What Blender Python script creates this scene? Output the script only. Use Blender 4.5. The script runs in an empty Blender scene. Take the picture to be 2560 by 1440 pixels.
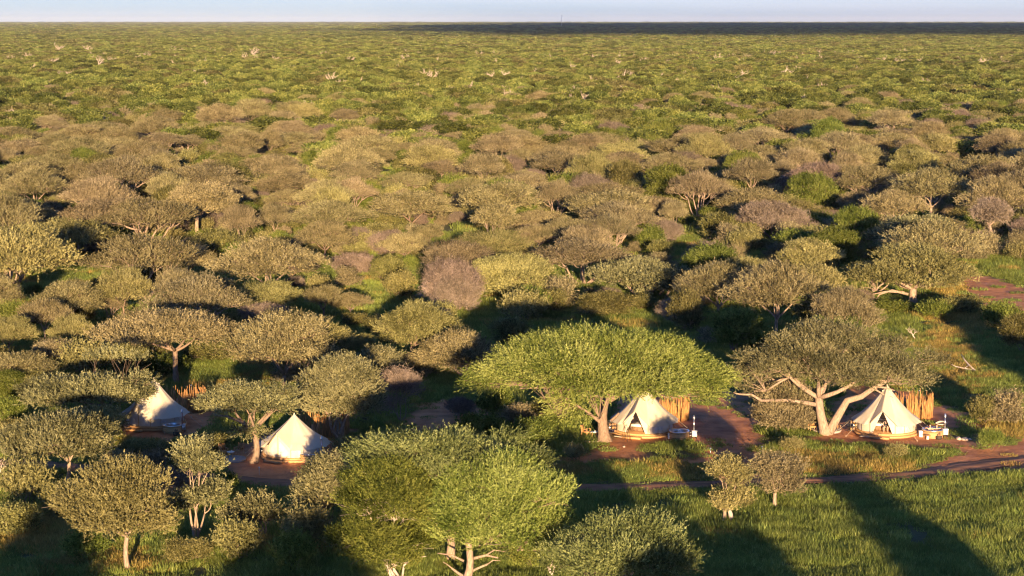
import bpy, bmesh, math, random
import numpy as np
from mathutils import Vector, Matrix, Euler

# ------------------------------------------------------------------ camera
SC = bpy.context.scene
COL = SC.collection
F = 70.0 / 36.0 * 2560.0            # focal length in pixels of the 2560 px frame
HC = 36.0                            # drone height
PITCH = math.atan((720 - 55) / F)
cam = bpy.data.cameras.new('camera')
cam.lens = 70; cam.sensor_width = 36; cam.clip_start = 1.0; cam.clip_end = 90000
co = bpy.data.objects.new('camera', cam); COL.objects.link(co)
co.location = (0, 0, HC); co.rotation_euler = (math.pi / 2 - PITCH, 0, 0)
SC.camera = co
SC.render.resolution_x = 2560; SC.render.resolution_y = 1440

# ------------------------------------------------------------------ sky, sun, exposure
SUN_EL = math.radians(6.2)
SUN_AZ = math.radians(4.0)           # sun stands behind the camera, slightly to the right
sd = Vector((math.sin(SUN_AZ) * math.cos(SUN_EL), -math.cos(SUN_AZ) * math.cos(SUN_EL), math.sin(SUN_EL)))
w = bpy.data.worlds.new('World'); SC.world = w; w.use_nodes = True
nt = w.node_tree; nt.nodes.clear()
sky = nt.nodes.new('ShaderNodeTexSky'); sky.sky_type = 'NISHITA'; sky.sun_disc = False
sky.sun_elevation = SUN_EL; sky.sun_rotation = math.atan2(sd.x, sd.y)
sky.altitude = 1000; sky.air_density = 1.6; sky.dust_density = 0.3; sky.ozone_density = 4.0
bg = nt.nodes.new('ShaderNodeBackground'); bg.inputs[1].default_value = 0.066
wo = nt.nodes.new('ShaderNodeOutputWorld')
# thin high cloud veil low over the right of the horizon
tc = nt.nodes.new('ShaderNodeTexCoord'); mp = nt.nodes.new('ShaderNodeMapping'); mp.inputs['Scale'].default_value = (1.5, 1.5, 60)
nz = nt.nodes.new('ShaderNodeTexNoise'); nz.inputs['Scale'].default_value = 2.2; nz.inputs['Detail'].default_value = 6
cr = nt.nodes.new('ShaderNodeValToRGB'); cr.color_ramp.elements[0].position = 0.42; cr.color_ramp.elements[1].position = 0.75
mx = nt.nodes.new('ShaderNodeMix'); mx.data_type = 'RGBA'
sc_ = nt.nodes.new('ShaderNodeMix'); sc_.data_type = 'RGBA'; sc_.blend_type = 'MULTIPLY'; sc_.inputs[0].default_value = 1.0
sc_.inputs[7].default_value = (1.30, 1.12, 1.10, 1)
ma = nt.nodes.new('ShaderNodeMath'); ma.operation = 'MULTIPLY'; ma.inputs[1].default_value = 0.35
L = nt.links.new
L(tc.outputs['Generated'], mp.inputs[0]); L(mp.outputs[0], nz.inputs['Vector']); L(nz.outputs[0], cr.inputs[0])
L(cr.outputs[0], ma.inputs[0])
sx_ = nt.nodes.new('ShaderNodeSeparateXYZ'); mrx = nt.nodes.new('ShaderNodeMapRange'); ad = nt.nodes.new('ShaderNodeMath'); ad.operation = 'ADD'; ad.use_clamp = True
mrx.interpolation_type = 'SMOOTHSTEP'; mrx.inputs[1].default_value = -.12; mrx.inputs[2].default_value = .22; mrx.inputs[4].default_value = .55
L(tc.outputs['Generated'], sx_.inputs[0]); L(sx_.outputs[0], mrx.inputs[0]); L(mrx.outputs[0], ad.inputs[0]); L(ma.outputs[0], ad.inputs[1]); L(ad.outputs[0], mx.inputs[0])
L(sky.outputs[0], mx.inputs[6]); L(sky.outputs[0], sc_.inputs[6]); L(sc_.outputs[2], mx.inputs[7])
tint = nt.nodes.new('ShaderNodeMix'); tint.data_type = 'RGBA'; tint.blend_type = 'MULTIPLY'; tint.inputs[0].default_value = 1.0
sz_ = nt.nodes.new('ShaderNodeSeparateXYZ'); L(tc.outputs['Generated'], sz_.inputs[0])
el_ = nt.nodes.new('ShaderNodeValToRGB'); el_.color_ramp.elements[0].position = 0.0; el_.color_ramp.elements[0].color = (1.02, 1.80, 6.3, 1)
el_.color_ramp.elements[1].position = .35; el_.color_ramp.elements[1].color = (.62, .82, 1.22, 1)
L(sz_.outputs[2], el_.inputs[0]); L(el_.outputs[0], tint.inputs[7])
L(mx.outputs[2], tint.inputs[6]); L(tint.outputs[2], bg.inputs[0]); L(bg.outputs[0], wo.inputs[0])

sl = bpy.data.lights.new('sun', 'SUN'); sl.energy = 5.0; sl.angle = math.radians(0.5); sl.color = (1.0, 0.69, 0.37)
so = bpy.data.objects.new('sun', sl); COL.objects.link(so)
so.rotation_euler = sd.to_track_quat('Z', 'Y').to_euler(); so.location = sd * 200
SC.view_settings.view_transform = 'Standard'; SC.view_settings.look = 'None'
SC.view_settings.gamma = 1; SC.view_settings.exposure = 1.72
SC.render.engine = 'CYCLES'
SC.cycles.max_bounces = 4; SC.cycles.diffuse_bounces = 2; SC.cycles.transmission_bounces = 3
SC.cycles.volume_bounces = 0; SC.cycles.filter_width = 1.15; SC.cycles.use_denoising = True; SC.cycles.use_adaptive_sampling = True; SC.cycles.adaptive_threshold = 0.02

# ------------------------------------------------------------------ helpers
cP, sP = math.cos(PITCH), math.sin(PITCH)
def at(px, py, z=0.0):
    x = (px - 1280) / F; u = (720 - py) / F
    dy = cP + u * sP; dz = -sP + u * cP
    t = (z - HC) / dz
    return Vector((x * t, dy * t, z))
def to_px(x, y, z=0.0):
    dy, dz = y, z - HC
    dep = dy * cP - dz * sP
    up = dy * sP + dz * cP
    return 1280 + x / dep * F, 720 - up / dep * F
def mpp(px, py):                     # metres per photo pixel at a ground point
    p = at(px, py); return math.sqrt(p.x ** 2 + p.y ** 2 + HC ** 2) / F

def tag(o, label=None, cat=None, group=None, kind=None):
    if label: o['label'] = label
    if cat: o['category'] = cat
    if group: o['group'] = group
    if kind: o['kind'] = kind
    return o
def empty(name, loc=(0, 0, 0), rz=0.0):
    o = bpy.data.objects.new(name, None); COL.objects.link(o)
    o.location = loc; o.rotation_euler = (0, 0, rz); o.empty_display_size = 0.3
    return o
def mesh_from(name, V, Fl, mat=None, smooth=False, attr=None):
    """V (n,3) array, Fl list of arrays of face indices with equal width each"""
    me = bpy.data.meshes.new(name)
    V = np.asarray(V, dtype=np.float32)
    if isinstance(Fl, np.ndarray): Fl = [Fl]
    Fl = [np.asarray(f, dtype=np.int32) for f in Fl if len(f)]
    nl = sum(f.size for f in Fl); nf = sum(len(f) for f in Fl)
    me.vertices.add(len(V)); me.vertices.foreach_set('co', V.ravel())
    me.loops.add(nl); me.loops.foreach_set('vertex_index', np.concatenate([f.ravel() for f in Fl]))
    starts = []; off = 0
    for f in Fl:
        k = f.shape[1]; starts.append(off + np.arange(len(f)) * k); off += f.size
    me.polygons.add(nf); me.polygons.foreach_set('loop_start', np.concatenate(starts).astype(np.int32))
    if smooth: me.polygons.foreach_set('use_smooth', np.ones(nf, dtype=bool))
    if attr is not None:
        for k, a in attr.items():
            at_ = me.attributes.new(k, 'FLOAT', 'POINT'); at_.data.foreach_set('value', np.asarray(a, dtype=np.float32))
    me.update(calc_edges=True)
    if mat: me.materials.append(mat)
    return me
def link(name, me, parent=None, loc=None):
    o = bpy.data.objects.new(name, me); COL.objects.link(o)
    if parent: o.parent = parent
    if loc is not None: o.location = loc
    return o

class MB:
    """collects simple solids into one mesh"""
    def __init__(s): s.v = []; s.f = {3: [], 4: []}; s.n = 0
    def add(s, V, Fs):
        V = np.asarray(V, dtype=float); s.v.append(V)
        for f in Fs:
            if len(f) in (3, 4): s.f[len(f)].append(tuple(i + s.n for i in f))
            else:
                for i in range(1, len(f) - 1): s.f[3].append((f[0] + s.n, f[i] + s.n, f[i + 1] + s.n))
        s.n += len(V)
    def box(s, c, size, rz=0.0, tilt=None):
        hx, hy, hz = [a / 2 for a in size]
        V = np.array([(x, y, z) for x in (-hx, hx) for y in (-hy, hy) for z in (-hz, hz)])
        R = Matrix.Rotation(rz, 3, 'Z')
        if tilt is not None: R = R @ Euler(tilt).to_matrix()
        V = V @ np.array(R).T + np.array(c)
        s.add(V, [(0, 1, 3, 2), (4, 6, 7, 5), (0, 4, 5, 1), (2, 3, 7, 6), (0, 2, 6, 4), (1, 5, 7, 3)])
    def tube(s, path, rad, n=6, cap=True):
        path = [Vector(p) for p in path]
        if not hasattr(rad, '__len__'): rad = [rad] * len(path)
        V = []; ref = None
        for i, p in enumerate(path):
            d = (path[min(i + 1, len(path) - 1)] - path[max(i - 1, 0)]).normalized()
            if ref is None: ref = Vector((1, 0, 0)) if abs(d.x) < .8 else Vector((0, 1, 0))
            a = (ref - d * ref.dot(d)).normalized(); b = d.cross(a); ref = a
            for k in range(n):
                t = 2 * math.pi * k / n
                V.append(p + (a * math.cos(t) + b * math.sin(t)) * rad[i])
        Fs = []
        for i in range(len(path) - 1):
            for k in range(n):
                k2 = (k + 1) % n
                Fs.append((i * n + k, i * n + k2, (i + 1) * n + k2, (i + 1) * n + k))
        if cap:
            Fs.append(tuple(range(n - 1, -1, -1))); m = (len(path) - 1) * n
            Fs.append(tuple(m + k for k in range(n)))
        s.add([tuple(v) for v in V], Fs)
    def lathe(s, prof, n=24, c=(0, 0, 0), sx=1, sy=1):
        V = []
        for r, z in prof:
            for k in range(n):
                t = 2 * math.pi * k / n
                V.append((c[0] + r * math.cos(t) * sx, c[1] + r * math.sin(t) * sy, c[2] + z))
        Fs = []
        for i in range(len(prof) - 1):
            for k in range(n):
                k2 = (k + 1) % n
                Fs.append((i * n + k, i * n + k2, (i + 1) * n + k2, (i + 1) * n + k))
        Fs.append(tuple(range(n - 1, -1, -1))); m = (len(prof) - 1) * n
        Fs.append(tuple(m + k for k in range(n)))
        s.add(V, Fs)
    def build(s, name, mat, parent=None, smooth=False):
        if not s.v: return None
        V = np.concatenate(s.v)
        Fl = [np.array(s.f[k]) for k in (3, 4) if s.f[k]]
        return link(name, mesh_from(name, V, Fl, mat, smooth), parent)

# ------------------------------------------------------------------ materials
def new_mat(name):
    m = bpy.data.materials.new(name); m.use_nodes = True; m.node_tree.nodes.clear(); return m, m.node_tree
def simple(name, col, rough=0.7, metal=0.0, noise=0.15, scale=6.0, stretch=(1, 1, 1), bump=0.0, trans=0.0):
    m, t = new_mat(name); N = t.nodes.new; K = t.links.new
    out = N('ShaderNodeOutputMaterial'); p = N('ShaderNodeBsdfPrincipled')
    p.inputs['Roughness'].default_value = rough; p.inputs['Metallic'].default_value = metal
    c = N('ShaderNodeTexCoord'); mpn = N('ShaderNodeMapping'); mpn.inputs['Scale'].default_value = stretch
    n = N('ShaderNodeTexNoise'); n.inputs['Scale'].default_value = scale; n.inputs['Detail'].default_value = 5
    r = N('ShaderNodeValToRGB'); r.color_ramp.elements[0].position = .3; r.color_ramp.elements[1].position = .7
    r.color_ramp.elements[0].color = tuple(a * (1 - noise) for a in col) + (1,)
    r.color_ramp.elements[1].color = tuple(min(1, a * (1 + noise)) for a in col) + (1,)
    K(c.outputs['Object'], mpn.inputs[0]); K(mpn.outputs[0], n.inputs['Vector']); K(n.outputs[0], r.inputs[0]); K(r.outputs[0], p.inputs['Base Color'])
    if bump:
        b = N('ShaderNodeBump'); b.inputs['Strength'].default_value = bump; b.inputs['Distance'].default_value = .02
        K(n.outputs[0], b.inputs['Height']); K(b.outputs[0], p.inputs['Normal'])
    if trans:
        tr = N('ShaderNodeBsdfTranslucent'); ms = N('ShaderNodeMixShader'); ms.inputs[0].default_value = trans
        K(r.outputs[0], tr.inputs[0]); K(p.outputs[0], ms.inputs[1]); K(tr.outputs[0], ms.inputs[2]); K(ms.outputs[0], out.inputs[0])
    else: K(p.outputs[0], out.inputs[0])
    return m
def leafmat(name, ca, cb, cc, trans=0.25, objvar=0.25):
    """foliage: colour runs over each twig's own tone, shifted per plant"""
    m, t = new_mat(name); N = t.nodes.new; K = t.links.new
    out = N('ShaderNodeOutputMaterial')
    a = N('ShaderNodeAttribute'); a.attribute_name = 'tone'
    r = N('ShaderNodeValToRGB'); e = r.color_ramp.elements
    e[0].color = ca + (1,); e[1].color = cc + (1,); e.new(0.5).color = cb + (1,)
    oi = N('ShaderNodeObjectInfo'); hs = N('ShaderNodeHueSaturation')
    mr = N('ShaderNodeMapRange'); mr.inputs[3].default_value = 1 - objvar; mr.inputs[4].default_value = 1 + objvar * 0.7
    mh = N('ShaderNodeMapRange'); mh.inputs[3].default_value = .490; mh.inputs[4].default_value = .515
    fr = N('ShaderNodeMath'); fr.operation = 'FRACT'; mu = N('ShaderNodeMath'); mu.operation = 'MULTIPLY'; mu.inputs[1].default_value = 7.31
    K(oi.outputs['Random'], mr.inputs[0]); K(oi.outputs['Random'], mu.inputs[0]); K(mu.outputs[0], fr.inputs[0]); K(fr.outputs[0], mh.inputs[0])
    K(a.outputs['Fac'], r.inputs[0]); K(r.outputs[0], hs.inputs['Color']); K(mr.outputs[0], hs.inputs['Value']); K(mh.outputs[0], hs.inputs['Hue'])
    d = N('ShaderNodeBsdfDiffuse'); tr = N('ShaderNodeBsdfTranslucent'); ms = N('ShaderNodeMixShader'); ms.inputs[0].default_value = trans
    K(hs.outputs[0], d.inputs[0]); K(hs.outputs[0], tr.inputs[0]); K(d.outputs[0], ms.inputs[1]); K(tr.outputs[0], ms.inputs[2]); K(ms.outputs[0], out.inputs[0])
    return m

M = {}
M['tan'] = leafmat('acacia_leaf', (.095, .084, .043), (.235, .207, .108), (.38, .332, .18))
M['greyleaf'] = leafmat('grey_acacia_leaf', (.10, .085, .052), (.235, .20, .118), (.37, .315, .19))
M['sage'] = leafmat('sage_acacia_leaf', (.065, .066, .033), (.18, .175, .09), (.31, .295, .155), objvar=.05)
M['yel'] = leafmat('yellowish_leaf', (.095, .09, .035), (.235, .22, .095), (.37, .34, .15))
M['green'] = leafmat('green_leaf', (.045, .062, .013), (.13, .16, .036), (.23, .255, .07))
M['lime'] = leafmat('bright_acacia_leaf', (.065, .088, .018), (.19, .225, .055), (.34, .365, .115), objvar=.05)
M['deep'] = leafmat('dark_green_leaf', (.03, .037, .009), (.095, .11, .024), (.20, .205, .05), objvar=.05)
M['blue'] = leafmat('cool_green_leaf', (.06, .075, .026), (.16, .19, .07), (.29, .32, .13), objvar=.05)
M['mauve'] = leafmat('bare_twigs', (.10, .078, .062), (.21, .165, .135), (.31, .245, .205), trans=.1)
M['olive'] = leafmat('shrub_leaf', (.05, .05, .018), (.14, .135, .05), (.25, .235, .095))
M['far'] = leafmat('far_bush_leaf', (.040, .053, .014), (.122, .145, .037), (.25, .265, .08), objvar=.55)
M['bark'] = simple('bark', (.20, .14, .10), .9, noise=.35, scale=3, stretch=(4, 4, 1), bump=.6)
M['palebark'] = simple('pale_bark', (.27, .20, .15), .9, noise=.4, scale=3, stretch=(4, 4, 1), bump=.4)
M['deadwood'] = simple('dead_wood', (.45, .37, .31), .9, noise=.25, scale=3, stretch=(4, 4, 1), bump=.3)
M['canvas'] = simple('canvas', (.59, .525, .43), .85, noise=.09, scale=.9, stretch=(1, 1, .4), trans=.12)
M['canvas_dark'] = simple('canvas_trim', (.42, .33, .22), .85, noise=.1, scale=4)
M['mesh_panel'] = simple('window_mesh', (.50, .47, .45), .9, noise=.15, scale=2)
M['wood'] = simple('orange_timber', (.48, .27, .115), .65, noise=.25, scale=5, stretch=(1, 1, 8), bump=.2)
M['pole'] = simple('reed_pole', (.36, .185, .065), .8, noise=.75, scale=2.5, stretch=(6, 6, .7), bump=.3)
M['steel'] = simple('steel', (.62, .62, .64), .28, metal=.95, noise=.08, scale=5)
M['dark'] = simple('dark_metal', (.03, .028, .026), .55, noise=.2)
M['black'] = simple('dark_wicker', (.045, .035, .028), .8, noise=.4, scale=20)
M['white'] = simple('white_paint', (.78, .76, .72), .5, noise=.04)
M['linen'] = simple('white_linen', (.80, .78, .74), .9, noise=.04)
M['mat'] = simple('woven_mat', (.42, .36, .31), .95, noise=.12, scale=12)
M['stone'] = simple('pale_paving', (.36, .34, .34), .9, noise=.2, scale=3, bump=.3)
M['rock'] = simple('pale_rock', (.50, .40, .32), .9, noise=.25, scale=4, bump=.5)
M['rope'] = simple('rope', (.45, .36, .26), .9)
M['redpaint'] = simple('red_steel', (.40, .10, .06), .5)
M['water'] = simple('tub_water', (.05, .07, .085), .06, noise=.1)
M['skin'] = simple('skin', (.55, .32, .23), .6, noise=.05)
M['hair'] = simple('hair', (.05, .03, .02), .7)
M['black_cloth'] = simple('black_cloth', (.025, .025, .03), .9)
M['grey_cloth'] = simple('grey_cloth', (.12, .12, .13), .9)
M['pillow'] = simple('pillow', (.76, .74, .70), .9)
M['firewood'] = simple('firewood', (.24, .14, .08), .9, noise=.5, scale=9, bump=.5)

# ------------------------------------------------------------------ ground masks, in plan
def poly_px(pts): return [at(x, y)[:2] for x, y in pts]
def inside(X, Y, poly):
    r = np.zeros(X.shape, bool); n = len(poly); j = n - 1
    for i in range(n):
        xi, yi = poly[i]; xj, yj = poly[j]
        c = ((yi > Y) != (yj > Y)) & (X < (xj - xi) * (Y - yi) / (yj - yi + 1e-9) + xi)
        r ^= c; j = i
    return r
DIRT = [poly_px(p) for p in [
    [(1370, 1160), (1410, 1146), (1500, 1125), (1530, 1080), (1540, 985), (1600, 960), (1720, 960), (1880, 985), (1905, 1060), (1900, 1150), (1885, 1215), (1785, 1215), (1765, 1158), (1600, 1152)],
    [(2030, 1105), (2060, 1040), (2120, 962), (2240, 965), (2330, 1005), (2400, 1030), (2470, 1075), (2560, 1095), (2620, 1110), (2620, 1165), (2500, 1175), (2380, 1120), (2240, 1115)],
    [(2290, 1178), (2370, 1140), (2440, 1108), (2640, 1085), (2640, 1175), (2480, 1178), (2300, 1190)], [(280, 1090), (300, 1060), (370, 1010), (430, 985), (560, 990), (560, 1020), (520, 1080), (430, 1105)],
    [(540, 1165), (600, 1110), (640, 1080), (780, 1060), (880, 1080), (890, 1150), (860, 1200), (700, 1215), (560, 1205)],
    [(1000, 1060), (1050, 1005), (1180, 1000), (1230, 1040), (1190, 1075), (1050, 1090)],
    [(2380, 690), (2450, 688), (2570, 720), (2640, 760), (2640, 800), (2500, 775), (2420, 735)],
    [(1070, 628), (1180, 622), (1230, 640), (1120, 648)],
    [(520, 585), (590, 575), (600, 592), (540, 598)],
]]
GREENPATCH = [poly_px(p) for p in [
    [(1605, 1140), (1620, 1108), (1700, 1098), (1745, 1115), (1740, 1145), (1660, 1150)],
    [(2370, 1095), (2400, 1065), (2470, 1075), (2550, 1095), (2540, 1110), (2420, 1105)],
    [(1720, 985), (1790, 985), (1800, 1010), (1740, 1012)],
]]
TRACKC = [(-100, 1158), (60, 1160), (250, 1175), (560, 1195), (760, 1216), (1000, 1225), (1370, 1219), (1500, 1220), (1620, 1217), (1750, 1213), (1900, 1206), (2050, 1202), (2200, 1192), (2350, 1180), (2480, 1160), (2640, 1140)]
TR = [at(x, y) for x, y in TRACKC]
def track_dist(X, Y):
    d = np.full(X.shape, 1e9)
    for a, b in zip(TR[:-1], TR[1:]):
        ax, ay, bx, by = a.x, a.y, b.x, b.y
        t = np.clip(((X - ax) * (bx - ax) + (Y - ay) * (by - ay)) / ((bx - ax) ** 2 + (by - ay) ** 2), 0, 1)
        d = np.minimum(d, np.hypot(X - ax - t * (bx - ax), Y - ay - t * (by - ay)))
    return d
def soft_noise(X, Y, s, seed):
    r = np.random.RandomState(seed); out = np.zeros_like(X, dtype=float)
    for k in range(7):
        a = r.uniform(0, 2 * math.pi); f = r.uniform(.6, 1.6) * 2 * math.pi / s
        out += np.sin(X * math.cos(a) * f + Y * math.sin(a) * f + r.uniform(0, 6.28)) * r.uniform(.5, 1)
    return out / 4.0
def dirt_mask(X, Y):
    jx = soft_noise(X, Y, 4.0, 1) * 1.2; jy = soft_noise(X, Y, 3.5, 2) * 1.5
    m = np.zeros(X.shape, bool)
    for p in DIRT: m |= inside(X + jx, Y + jy, p)
    for p in GREENPATCH: m &= ~inside(X + jx * .5, Y + jy * .5, p)
    return m

# ------------------------------------------------------------------ ground
def build_ground():
    nx, ny = 420, 560
    xs = np.linspace(-95, 95, nx); ys = np.linspace(95, 420, ny)
    X, Y = np.meshgrid(xs, ys)
    d = dirt_mask(X, Y).astype(float)
    for _ in range(2):
        d = (d + np.roll(d, 1, 0) + np.roll(d, -1, 0) + np.roll(d, 1, 1) + np.roll(d, -1, 1)) / 5
    Z = soft_noise(X, Y, 7, 5) * .05 + soft_noise(X, Y, 1.3, 6) * .035 + np.random.RandomState(3).uniform(-.03, .03, X.shape)
    edge = np.minimum(np.minimum(X + 95, 95 - X) / 4, np.minimum(Y - 95, 420 - Y) / 4).clip(0, 1)
    Z = Z * edge
    V = np.stack([X, Y, Z], -1).reshape(-1, 3)
    i = np.arange(ny - 1)[:, None] * nx + np.arange(nx - 1)[None, :]
    Fq = np.stack([i, i + 1, i + 1 + nx, i + nx], -1).reshape(-1, 4)
    n0 = len(V)
    # the plain around and beyond, in one sheet with the camp ground
    X0, X1, Y0, Y1, B = -95, 95, 95, 420, 42000
    def ring_pts(): return [(X0, Y0), (X1, Y0), (X1, Y1), (X0, Y1)]
    c = [0, nx - 1, nx * ny - 1, nx * (ny - 1)]
    ext = np.array([(-B, -6000, 0), (B, -6000, 0), (B, B, 0), (-B, B, 0)], float)
    V = np.concatenate([V, ext]); e = [n0, n0 + 1, n0 + 2, n0 + 3]
    bottom = list(range(0, nx)); top = list(range(nx * (ny - 1), nx * ny)); left = list(range(0, nx * ny, nx)); right = list(range(nx - 1, nx * ny, nx))
    tris = []
    for a, b in zip(bottom[:-1], bottom[1:]): tris.append((e[0], b, a))
    tris.append((e[0], e[1], bottom[-1]))
    for a, b in zip(right[:-1], right[1:]): tris.append((e[1], b, a))
    tris.append((e[1], e[2], right[-1]))
    for a, b in zip(top[:-1], top[1:]): tris.append((e[2], a, b))
    tris.append((e[2], e[3], top[0]))
    for a, b in zip(left[:-1], left[1:]): tris.append((e[3], a, b))
    tris.append((e[3], e[0], left[0]))
    A = np.concatenate([d.ravel(), np.zeros(4)])
    m, t = new_mat('ground_soil_grass'); N = t.nodes.new; K = t.links.new
    out = N('ShaderNodeOutputMaterial'); p = N('ShaderNodeBsdfPrincipled'); p.inputs['Roughness'].default_value = .95
    at_ = N('ShaderNodeAttribute'); at_.attribute_name = 'dirt'
    g = N('ShaderNodeNewGeometry')
    n1 = N('ShaderNodeTexNoise'); n1.inputs['Scale'].default_value = .55; n1.inputs['Detail'].default_value = 8
    n2 = N('ShaderNodeTexNoise'); n2.inputs['Scale'].default_value = .06; n2.inputs['Detail'].default_value = 6
    n3 = N('ShaderNodeTexNoise'); n3.inputs['Scale'].default_value = 4.0; n3.inputs['Detail'].default_value = 4
    r1 = N('ShaderNodeValToRGB'); r1.color_ramp.elements[0].color = (.34, .115, .042, 1); r1.color_ramp.elements[1].color = (.66, .285, .12, 1)
    r1.color_ramp.elements[0].position = .3; r1.color_ramp.elements[1].position = .65
    r2 = N('ShaderNodeValToRGB'); r2.color_ramp.elements[0].color = (.045, .062, .018, 1); r2.color_ramp.elements[1].color = (.10, .10, .032, 1)
    r2.color_ramp.elements[0].position = .35; r2.color_ramp.elements[1].position = .65
    mx = N('ShaderNodeMix'); mx.data_type = 'RGBA'; b = N('ShaderNodeBump'); b.inputs['Distance'].default_value = .12; b.inputs['Strength'].default_value = .9
    for n in (n1, n2, n3): K(g.outputs['Position'], n.inputs['Vector'])
    K(n1.outputs[0], r1.inputs[0]); K(n2.outputs[0], r2.inputs[0]); K(at_.outputs['Fac'], mx.inputs[0]); K(r2.outputs[0], mx.inputs[6]); K(r1.outputs[0], mx.inputs[7])
    K(mx.outputs[2], p.inputs['Base Color']); K(n3.outputs[0], b.inputs['Height']); K(b.outputs[0], p.inputs['Normal']); K(p.outputs[0], out.inputs[0])
    me = mesh_from('ground', V, [np.array(tris), Fq], m, True, {'dirt': A})
    tag(link('ground', me), kind='structure')
build_ground()

def build_track():
    mb = MB(); rng = np.random.RandomState(8)
    pts = []
    for a, b in zip(TR[:-1], TR[1:]):
        n = max(2, int((b - a).length / .8))
        for k in range(n): pts.append(a.lerp(b, k / n))
    pts.append(TR[-1])
    V = []; Fs = []; prof = [(-1.15, .02), (-.95, .10), (-.7, .05), (-.4, .11), (0, .14), (.4, .11), (.7, .05), (.95, .10), (1.15, .02)]
    for i, p in enumerate(pts):
        d = (pts[min(i + 1, len(pts) - 1)] - pts[max(i - 1, 0)]).normalized(); nrm = Vector((-d.y, d.x, 0))
        wj = 1 + .22 * math.sin(i * .21) + .12 * math.sin(i * .57) + rng.uniform(-.15, .15)
        for o, z in prof:
            q = p + nrm * o * wj; V.append((q.x, q.y, z + rng.uniform(-.015, .015)))
    m = len(prof)
    for i in range(len(pts) - 1):
        for k in range(m - 1): Fs.append((i * m + k, i * m + k + 1, (i + 1) * m + k + 1, (i + 1) * m + k))
    mb.add(V, Fs)
    o = mb.build('dirt_track', simple('track_soil', (.27, .125, .065), .95, noise=.55, scale=1.3, stretch=(.35, 1, 1), bump=.9), smooth=True)
    tag(o, kind='structure')
build_track()

# ------------------------------------------------------------------ plants
def unit(v): return v / (np.linalg.norm(v, axis=-1, keepdims=True) + 1e-9)
JIT = [.15]
def leaves(rng, C, D, Ln, nper, size, wid=.55, tone=None, spread=.9):
    """leaf triangles strung along twigs starting at C, running D*Ln"""
    n = len(C)
    t = np.linspace(.05, 1, nper)[None, :, None] + rng.uniform(-.05, .05, (n, nper, 1))
    bend = unit(rng.normal(size=(n, 1, 3))) * .25
    P = C[:, None, :] + D[:, None, :] * (Ln[:, None, None] * t) + bend * (Ln[:, None, None] * t * t)
    d = unit(D[:, None, :] * .7 + rng.normal(size=(n, nper, 3)) * spread)
    s = unit(np.cross(d, rng.normal(size=(n, nper, 3))))
    sz = size * rng.uniform(.65, 1.35, (n, nper, 1))
    a = P + s * sz * wid * .5; b = P - s * sz * wid * .5; c = P + d * sz
    V = np.stack([a, b, c], 2).reshape(-1, 3)
    if tone is None: tone = rng.uniform(0, 1, n)
    T = np.repeat(np.clip(tone[:, None] + rng.uniform(-JIT[0], JIT[0], (n, nper)), 0, 1).ravel(), 3)
    return V, T

def sprays(rng, pads, prad, flat, ntw, nper, size, tlen, centre, up=.35, out=.7, wid=.55, spread=.9, under=.35):
    n = len(pads); cnt = np.maximum(3, (ntw * (prad / prad.mean()) ** 2).astype(int))
    idx = np.repeat(np.arange(n), cnt); T = len(idx)
    u = unit(rng.normal(size=(T, 3))); lo = (u[:, 2] < 0) & (rng.uniform(size=T) > under); u[lo, 2] *= -1
    rr = rng.uniform(.25, 1, (T, 1)) ** .6
    P = pads[idx] + u * rr * prad[idx, None] * np.array([1, 1, flat])
    o = unit(pads[idx] - centre)
    D = unit(u * np.array([1, 1, .7]) + o * out + np.array([0, 0, up]) + rng.normal(size=(T, 3)) * .45)
    tone = np.clip(rng.normal(.5, .24, n)[idx] + rng.uniform(-.34, .34, T), 0, 1)
    return leaves(rng, P, D, tlen * rng.uniform(.6, 1.3, T), nper, size, wid, tone, spread)

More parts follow.
